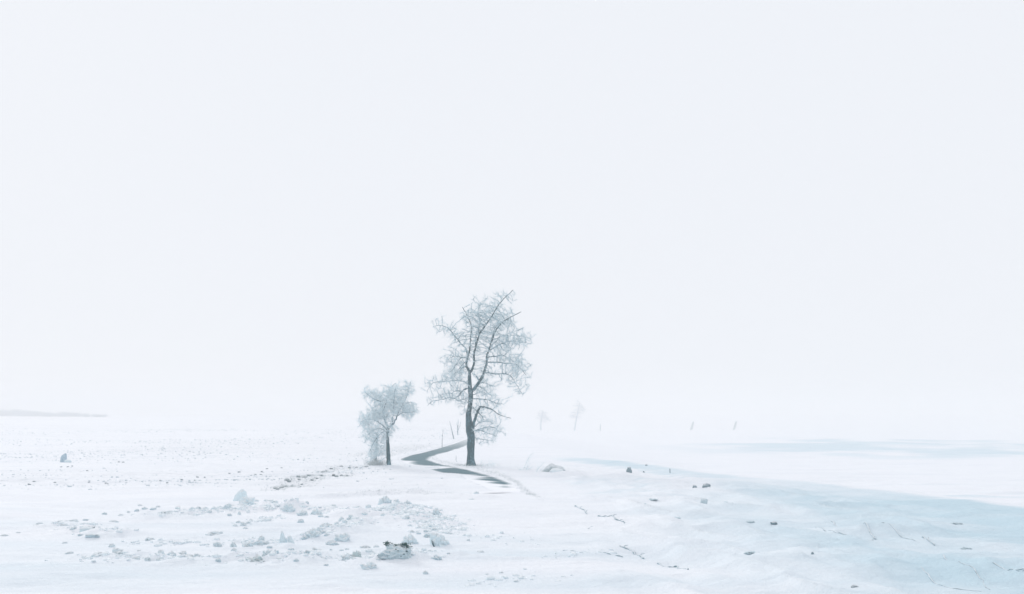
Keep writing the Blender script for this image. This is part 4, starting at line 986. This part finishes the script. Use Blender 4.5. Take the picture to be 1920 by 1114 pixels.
# small crumbs of broken snow between the clods (too many and too small to count)
def crumb_mesh(name, pts, sizes, rng, flat=0.7):
    t = (1 + 5 ** 0.5) / 2
    ico = np.array([(-1, t, 0), (1, t, 0), (-1, -t, 0), (1, -t, 0), (0, -1, t), (0, 1, t), (0, -1, -t), (0, 1, -t), (t, 0, -1), (t, 0, 1), (-t, 0, -1), (-t, 0, 1)]) / math.hypot(1, t)
    fc = np.array([(0, 11, 5), (0, 5, 1), (0, 1, 7), (0, 7, 10), (0, 10, 11), (1, 5, 9), (5, 11, 4), (11, 10, 2), (10, 7, 6), (7, 1, 8), (3, 9, 4), (3, 4, 2), (3, 2, 6), (3, 6, 8), (3, 8, 9), (4, 9, 5), (2, 4, 11), (6, 2, 10), (8, 6, 7), (9, 8, 1)])
    n = len(pts)
    V = ico[None] * (1 + rng.normal(0, .22, (n, 12, 1))) * sizes[:, None, None] * np.array([1.15, 1.0, flat])
    a = rng.uniform(0, 6.28, n); c, s_ = np.cos(a)[:, None], np.sin(a)[:, None]
    V = np.stack([V[..., 0] * c - V[..., 1] * s_, V[..., 0] * s_ + V[..., 1] * c, V[..., 2]], -1) + pts[:, None, :]
    F = (fc[None] + (np.arange(n) * 12)[:, None, None]).reshape(-1, 3)
    return mesh_np(name, V.reshape(-1, 3), tris=F, smooth=True)
def crumbs():
    rng = np.random.default_rng(77)
    segs = [((-8.6, 19.6), (-7.2, 18.6), .45, 110), ((-7.8, 21.6), (-5.2, 23.2), .35, 420), ((-5.3, 23.4), (-3.3, 22.2), .4, 260), ((-3.2, 22.4), (-2.0, 23.2), .5, 200), ((-2.7, 22.8), (-1.5, 20.4), .55, 620),
            ((-1.6, 20.4), (-1.2, 18.6), .5, 340), ((-3.0, 20.8), (-3.5, 18.2), .35, 260), ((-3.6, 18.3), (-4.4, 17.2), .4, 110), ((-6.8, 15.4), (-4.0, 15.4), .4, 200), ((-4.0, 15.2), (-1.2, 15.9), .35, 220),
            ((-5.4, 20.8), (-5.0, 21.6), .35, 110), ((-6.6, 17.4), (-4.8, 17.4), .5, 80), ((-0.3, 13.4), (0.5, 13.9), .5, 45), ((0.6, 15.8), (1.6, 16.4), .3, 40), ((-1.0, 18.4), (0.6, 17.6), .8, 40)]
    P, S_ = [], []
    for (a, b, sp, n) in segs:
        n = int(n * 1.25); t = rng.uniform(0, 1, (n, 1)); p = np.array(a) * (1 - t) + np.array(b) * t + rng.normal(0, sp * .55, (n, 2)); P.append(p); S_.append(rng.gamma(1.6, 0.012, n).clip(.006, .06))
    P = np.vstack(P); S_ = np.concatenate(S_)
    z = height(P[:, 0], P[:, 1]) + S_ * rng.uniform(-.35, .3, len(S_))
    o = link('snow_crumbs', crumb_mesh('snow_crumbs', np.column_stack([P, z]), S_, rng), M['crumb'])
    tag(o, 'crumbs of broken snow strewn between the clods of the ring', 'snow crumbs', None, 'stuff')
crumbs()

# stone in the left cluster, ice slab in the field
x, y = SPOT['darkstone']; k = y / 1884
tag(place('stone', lump_mesh('stone_form', 411, 3, .35, 1.6, None, .3), x, y, 18 * k, 8 * k, M['stone'], .7, .15, .05), 'dark angular stone poking out of the snow lumps at the left end of the ring', 'stone')
bpy.data.objects[-1] if False else None
x, y = SPOT['iceslab']; k = y / 1884
tag(place('ice_slab', lump_mesh('ice_slab_form', 412, 3, .20, 1.2, lean, .12), x, y, 13 * k, 17 * k, M['iceblue'], .5, .1, .1), 'upright blue slab of ice standing in the field on the far left', 'ice slab', None, 'thing')
tag(place('ice_slab', lump_mesh('ice_slab_form', 413, 3, .22, 1.3, None, .15), x + 0.32, y - 0.3, 14 * k, 6 * k, M['clod'], .6, .1, .1), 'low pale chunk lying at the foot of the upright blue ice slab', 'ice slab', None, 'thing')

# arched rock with drifted snow
def arched_rock():
    x, y = SPOT['rock']; k = y / 1884
    root = link('arched_rock', None, loc=(x, y + .2, gz(x, y + .2) - 0.02)); tag(root, 'pale arched rock with snow drifted against its front, right of the twiggy shrub', 'rock')
    nx, ny = 44, 20; V = []
    prof_x = np.array([-27, -22, -17, -11, -5, 1, 8, 15, 21, 28]) * k; prof_z = np.array([-3.5, 0.5, 4.5, 10.0, 14.5, 15, 12, 8.5, 5.0, -1.0]) * k
    for i in range(nx):
        px = -27 * k + 55 * k * i / (nx - 1); top = np.interp(px, prof_x, prof_z)
        for j in range(ny):
            t = j / (ny - 1); py = (t - .45) * 1.0; bulge = max(0, 1 - (2 * abs(t - .5)) ** 2.4)
            n = noise.fractal(Vector((px * 3, py * 3, 7.7)), 1.0, 2.0, 4) * 0.05
            V.append((px + n, py * (0.55 + .45 * bulge), -0.12 + (top + .12) * bulge + n * bulge))
    idx = np.arange(nx * ny).reshape(nx, ny)
    q = np.stack([idx[:-1, :-1], idx[1:, :-1], idx[1:, 1:], idx[:-1, 1:]], -1).reshape(-1, 4)
    link('stone_body', mesh_np('stone_body', V, quads=q), M['rock'], root)
    me = lump_mesh('snow_drift', 433, 3, .2, 1.4); me.materials.append(M['crumb'])
    link('snow_drift', me, None, root, (5 * k, -.46, -.03), (0, 0, .1), (26 * k, .35, 9 * k))
arched_rock()

for (x, y, w, h, name, label, dark) in BANK_STONES_AND_HOLLOWS:
    flat = name == 'hollow_shade_lump'
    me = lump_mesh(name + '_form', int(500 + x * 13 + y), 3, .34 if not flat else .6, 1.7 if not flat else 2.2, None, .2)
    mat = M['stone_pale'] if not dark else (M['hollow_shade'] if flat else M['stone'])
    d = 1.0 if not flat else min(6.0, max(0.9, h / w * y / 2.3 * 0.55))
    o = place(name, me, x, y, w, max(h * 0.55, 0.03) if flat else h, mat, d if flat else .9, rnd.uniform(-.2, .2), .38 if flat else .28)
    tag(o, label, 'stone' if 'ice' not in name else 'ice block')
k = SPOT['post'][1] / 1884
stick('short_post', 'short thin dark post standing on the crest of the bank', 'post', 'post', [([(0, -1 * k), (.2 * k, 4 * k), (.1 * k, 9 * k)], [1.3 * k, 1.1 * k, .9 * k])], 'dead', 8)

for i, (label, r_, pts) in enumerate(CREASE_TUBES_AND_TWIGS):
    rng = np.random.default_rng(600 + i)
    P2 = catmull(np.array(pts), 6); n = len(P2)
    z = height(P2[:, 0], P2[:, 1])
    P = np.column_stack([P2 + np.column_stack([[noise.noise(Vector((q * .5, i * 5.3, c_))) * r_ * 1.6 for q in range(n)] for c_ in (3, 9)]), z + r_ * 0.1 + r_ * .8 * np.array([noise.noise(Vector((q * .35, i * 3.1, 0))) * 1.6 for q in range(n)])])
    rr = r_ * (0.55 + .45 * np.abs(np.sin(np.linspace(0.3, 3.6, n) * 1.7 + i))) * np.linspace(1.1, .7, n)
    o = link('shade_and_twig_tube', tube_mesh('shade_and_twig_tube', [(P, rr)], 7), M['wood']); tag(o, label, 'branch')
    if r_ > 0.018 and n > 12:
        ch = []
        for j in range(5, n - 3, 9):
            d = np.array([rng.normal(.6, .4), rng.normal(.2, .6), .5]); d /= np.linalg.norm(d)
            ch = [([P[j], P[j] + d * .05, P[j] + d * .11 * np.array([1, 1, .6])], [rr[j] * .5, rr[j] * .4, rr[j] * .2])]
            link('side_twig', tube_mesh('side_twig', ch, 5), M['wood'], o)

# ---------------------------------------------------------------- bare earth and stubble in the field
earth_forms = [lump_mesh('earth_form', 700 + i, 2, .45, 2.0, None, .3) for i in range(6)]
for oi, (x, y, w, h) in enumerate(sorted(EARTH_CLODS, key=lambda q: q[0] / q[1])):
    tag(place('earth_clod', rnd.choice(earth_forms), x, y, w * .9, h * .9, M['earth'] if w * h > .018 else M['earth_grey'], rnd.uniform(.8, 1.6), rnd.uniform(0, 6), .2), 'dark frozen earth clod, %s from the left in the bare patch beside the bushy tree' % ORD[oi], 'earth clod', 'earth clods left of the bushy tree')
for oi, (x, y, w, h) in enumerate(sorted(EARTH_CLODS_ROW, key=lambda q: q[0] / q[1])):
    tag(place('earth_clod', rnd.choice(earth_forms), x, y, w * .75, h * .7, M['earth_grey'], rnd.uniform(.8, 1.6), rnd.uniform(0, 6), .2), 'small dark earth clod, %s from the left along the furrows of the field' % ORD[oi], 'earth clod', 'earth clods along the furrow of the left field')

def stubble():
    rng = np.random.default_rng(88)
    n = 75000
    y = 29 * np.exp(rng.uniform(0, math.log(130 / 29), n)); x = rng.uniform(-.62, -.02, n) * y
    u = np.full(n, -99.0); near = (np.abs(x + 2) < 10) & (y < 125); u[near] = path_uv(x[near], y[near])[0]
    dens = sstep(-.25, .5, fbm(x * .10, y * .20, 81, 4)) * (0.10 + .6 * sstep(31, 42, y)) + 0.9 * np.exp(-((y - (31.5 + 0.25 * (x + 12))) / .8) ** 2) * (x < -7) * (fbm(x * .4, y * .4, 83, 2) > -.1)
    dens += 1.2 * np.exp(-(((x + 7.3) * .55 + (y - 36.5) * -.25) / .7) ** 2) * np.exp(-((y - 36) / 4.5) ** 2)
    row = np.clip(0.35 + .65 * np.sin((x * .25 + y) * 6.28 / 1.5), .03, 1)
    keep = (rng.uniform(0, 1, n) < dens * row) & (u < -1.1)
    x, y = x[keep], y[keep]; s_ = rng.gamma(2.0, .0060, len(x)).clip(.006, .04) * (0.8 + y / 90)
    z = height(x, y) + s_ * .15
    o = link('field_stubble', crumb_mesh('field_stubble', np.column_stack([x, y, z]), s_, rng, .75), M['stubble'])
    tag(o, 'frosted stubble and earth crumbs sprinkled over the ploughed field', 'stubble', None, 'stuff')
    print('stubble', len(x))
stubble()

def grass(name, label, pts, rng, hmin, hmax, r_, mat, leanx=.3):
    n = len(pts); P0 = np.column_stack([pts, height(pts[:, 0], pts[:, 1]) - .01])
    v = np.column_stack([rng.normal(leanx, .55, n), rng.normal(0, .5, n), np.ones(n)]); v /= np.linalg.norm(v, axis=1)[:, None]; h = rng.uniform(hmin, hmax, n)[:, None]
    g = twig_arrays(P0, P0 + v * h * .55, P0 + v * h + np.column_stack([rng.normal(.03, .04, n), rng.normal(0, .04, n), -h[:, 0] * .12]), np.full(n, r_), np.full(n, r_ * .3))
    o = link(name, mesh_np(name, g[0], tris=g[2], quads=g[1]), M[mat]); tag(o, label, 'grass', None, 'stuff')
def verge():
    rng = np.random.default_rng(99); pts = []
    for yy, off, sp, n in ((27.2, .72, .06, 60), (28.5, .76, .07, 80), (30, .80, .08, 90), (32, .82, .1, 110), (34, .86, .12, 110), (36.5, .9, .2, 120), (38.8, 1.05, .3, 120), (41, 1.0, .3, 200), (44, .9, .2, 120), (46.5, .85, .15, 100), (49, .8, .12, 60)):
        i = int(np.argmin(np.abs(PC[:, 1] - yy)))
        c = PC[i] + PN[i] * off; t = PT[i]
        pts.append(c + rng.normal(0, 1, (n, 1)) * t * 0.9 + rng.normal(0, sp, (n, 1)) * PN[i])
    pts = np.vstack(pts)
    grass('frosted_grass', 'thin frosted grass along the right edge of the path', pts, rng, .03, .11, .0035, 'grass')
    p2 = np.column_stack([rng.normal(-3.1, .9, 260), np.zeros(260)]); p2[:, 1] = 27.0 + rng.normal(0, .2, 260) + np.interp(p2[:, 0], [-5, -2.6, -1.2], [-.8, .3, -.1])
    grass('frosted_grass', 'sparse grass tips poking through the low snow ledge in front of the path', p2, rng, .02, .09, .004, 'grass')
    p3 = np.column_stack([rng.normal(-1.6, .5, 160), rng.normal(41.2, .5, 160)])
    grass('frosted_grass', 'frosted grass blades around the foot of the tall tree', p3, rng, .05, .2, .005, 'grass')
    p5 = np.vstack([np.array([q[0], q[1]]) + rng.normal(0, 1, (34, 2)) * np.array([.22, .5]) for q in EARTH_CLODS])
    grass('frosted_stalks', 'broken frosted stalks between the earth clods beside the bushy tree', p5, rng, .02, .11, .005, 'stalk', .5)
    # weeds beyond the path, along its left edge
    p4 = []
    for yy in np.linspace(50, 66, 12):
        i = int(np.argmin(np.abs(PC[:, 1] - yy))); p4.append(PC[i] - PN[i] * rng.uniform(1.4, 3.4, (40, 1)) + rng.normal(0, .5, (40, 2)))
    grass('frosted_grass', 'pale weeds in the field behind the far bend of the path', np.vstack(p4), rng, .05, .2, .006, 'grass')
verge()

# hedge on the far left skyline
def hedge():
    rng = np.random.default_rng(55)
    x0, y0 = SPOT['hedge_l']; x1, y1 = SPOT['hedge_r']; parts = []
    for i in range(90):
        t = i / 89 * 1.05 - .12; bx, by = x0 + (x1 - x0) * t, y0 + (y1 - y0) * t + rng.normal(0, 3)
        if t > .45 and rng.random() < t - .3: continue
        hh = (2.9 - 2.3 * max(0, t)) * (0.3 + 1.1 * float(vnoise(i * .33, 2.5, 9))); ww = hh * rng.uniform(.8, 1.4); z0 = gz(bx, by)
        n = 260; a = rng.normal(0, 1, (n, 3)); a /= np.linalg.norm(a, axis=1)[:, None]; a *= rng.uniform(.1, 1.1, (n, 1)) ** .9
        P = np.array([bx, by, z0 + hh * .45]) + a * np.array([ww, ww * .7, hh * .55])
        v = a + rng.normal(0, .6, a.shape); v /= np.linalg.norm(v, axis=1)[:, None]; L_ = rng.uniform(.25, .6, (n, 1))
        parts.append(twig_arrays(P, P + v * L_ * .5, P + v * L_, np.full(n, .05), np.full(n, .02)))
    V, Q, T = merge(parts)
    o = link('distant_hedge', mesh_np('distant_hedge', V, tris=T, quads=Q), M['twig_far'])
    tag(o, 'grey band of hedge on the far left horizon', 'hedge', None, 'stuff')
hedge()

# ---------------------------------------------------------------- fog
def haze():
    me = bpy.data.meshes.new('haze'); bm = bmesh.new(); bmesh.ops.create_cube(bm, size=1.0); bm.to_mesh(me); bm.free()
    o = link('haze', me); z0, z1 = -6.5, 9.2
    o.scale = (11000, 3000, z1 - z0); o.location = (0, 1000, (z0 + z1) / 2)
    m = bpy.data.materials.new('fog'); m.use_nodes = True; t = m.node_tree; t.nodes.clear()
    out = t.nodes.new('ShaderNodeOutputMaterial'); pv = t.nodes.new('ShaderNodeVolumePrincipled')
    pv.inputs['Color'].default_value = (0.950, 0.952, 0.955, 1); pv.inputs['Density'].default_value = 0.0039; pv.inputs['Anisotropy'].default_value = 0.0
    t.links.new(pv.outputs[0], out.inputs['Volume']); me.materials.append(m)
    o['kind'] = 'stuff'; o['label'] = 'even pale winter fog over the whole field'; o['category'] = 'fog'
haze()
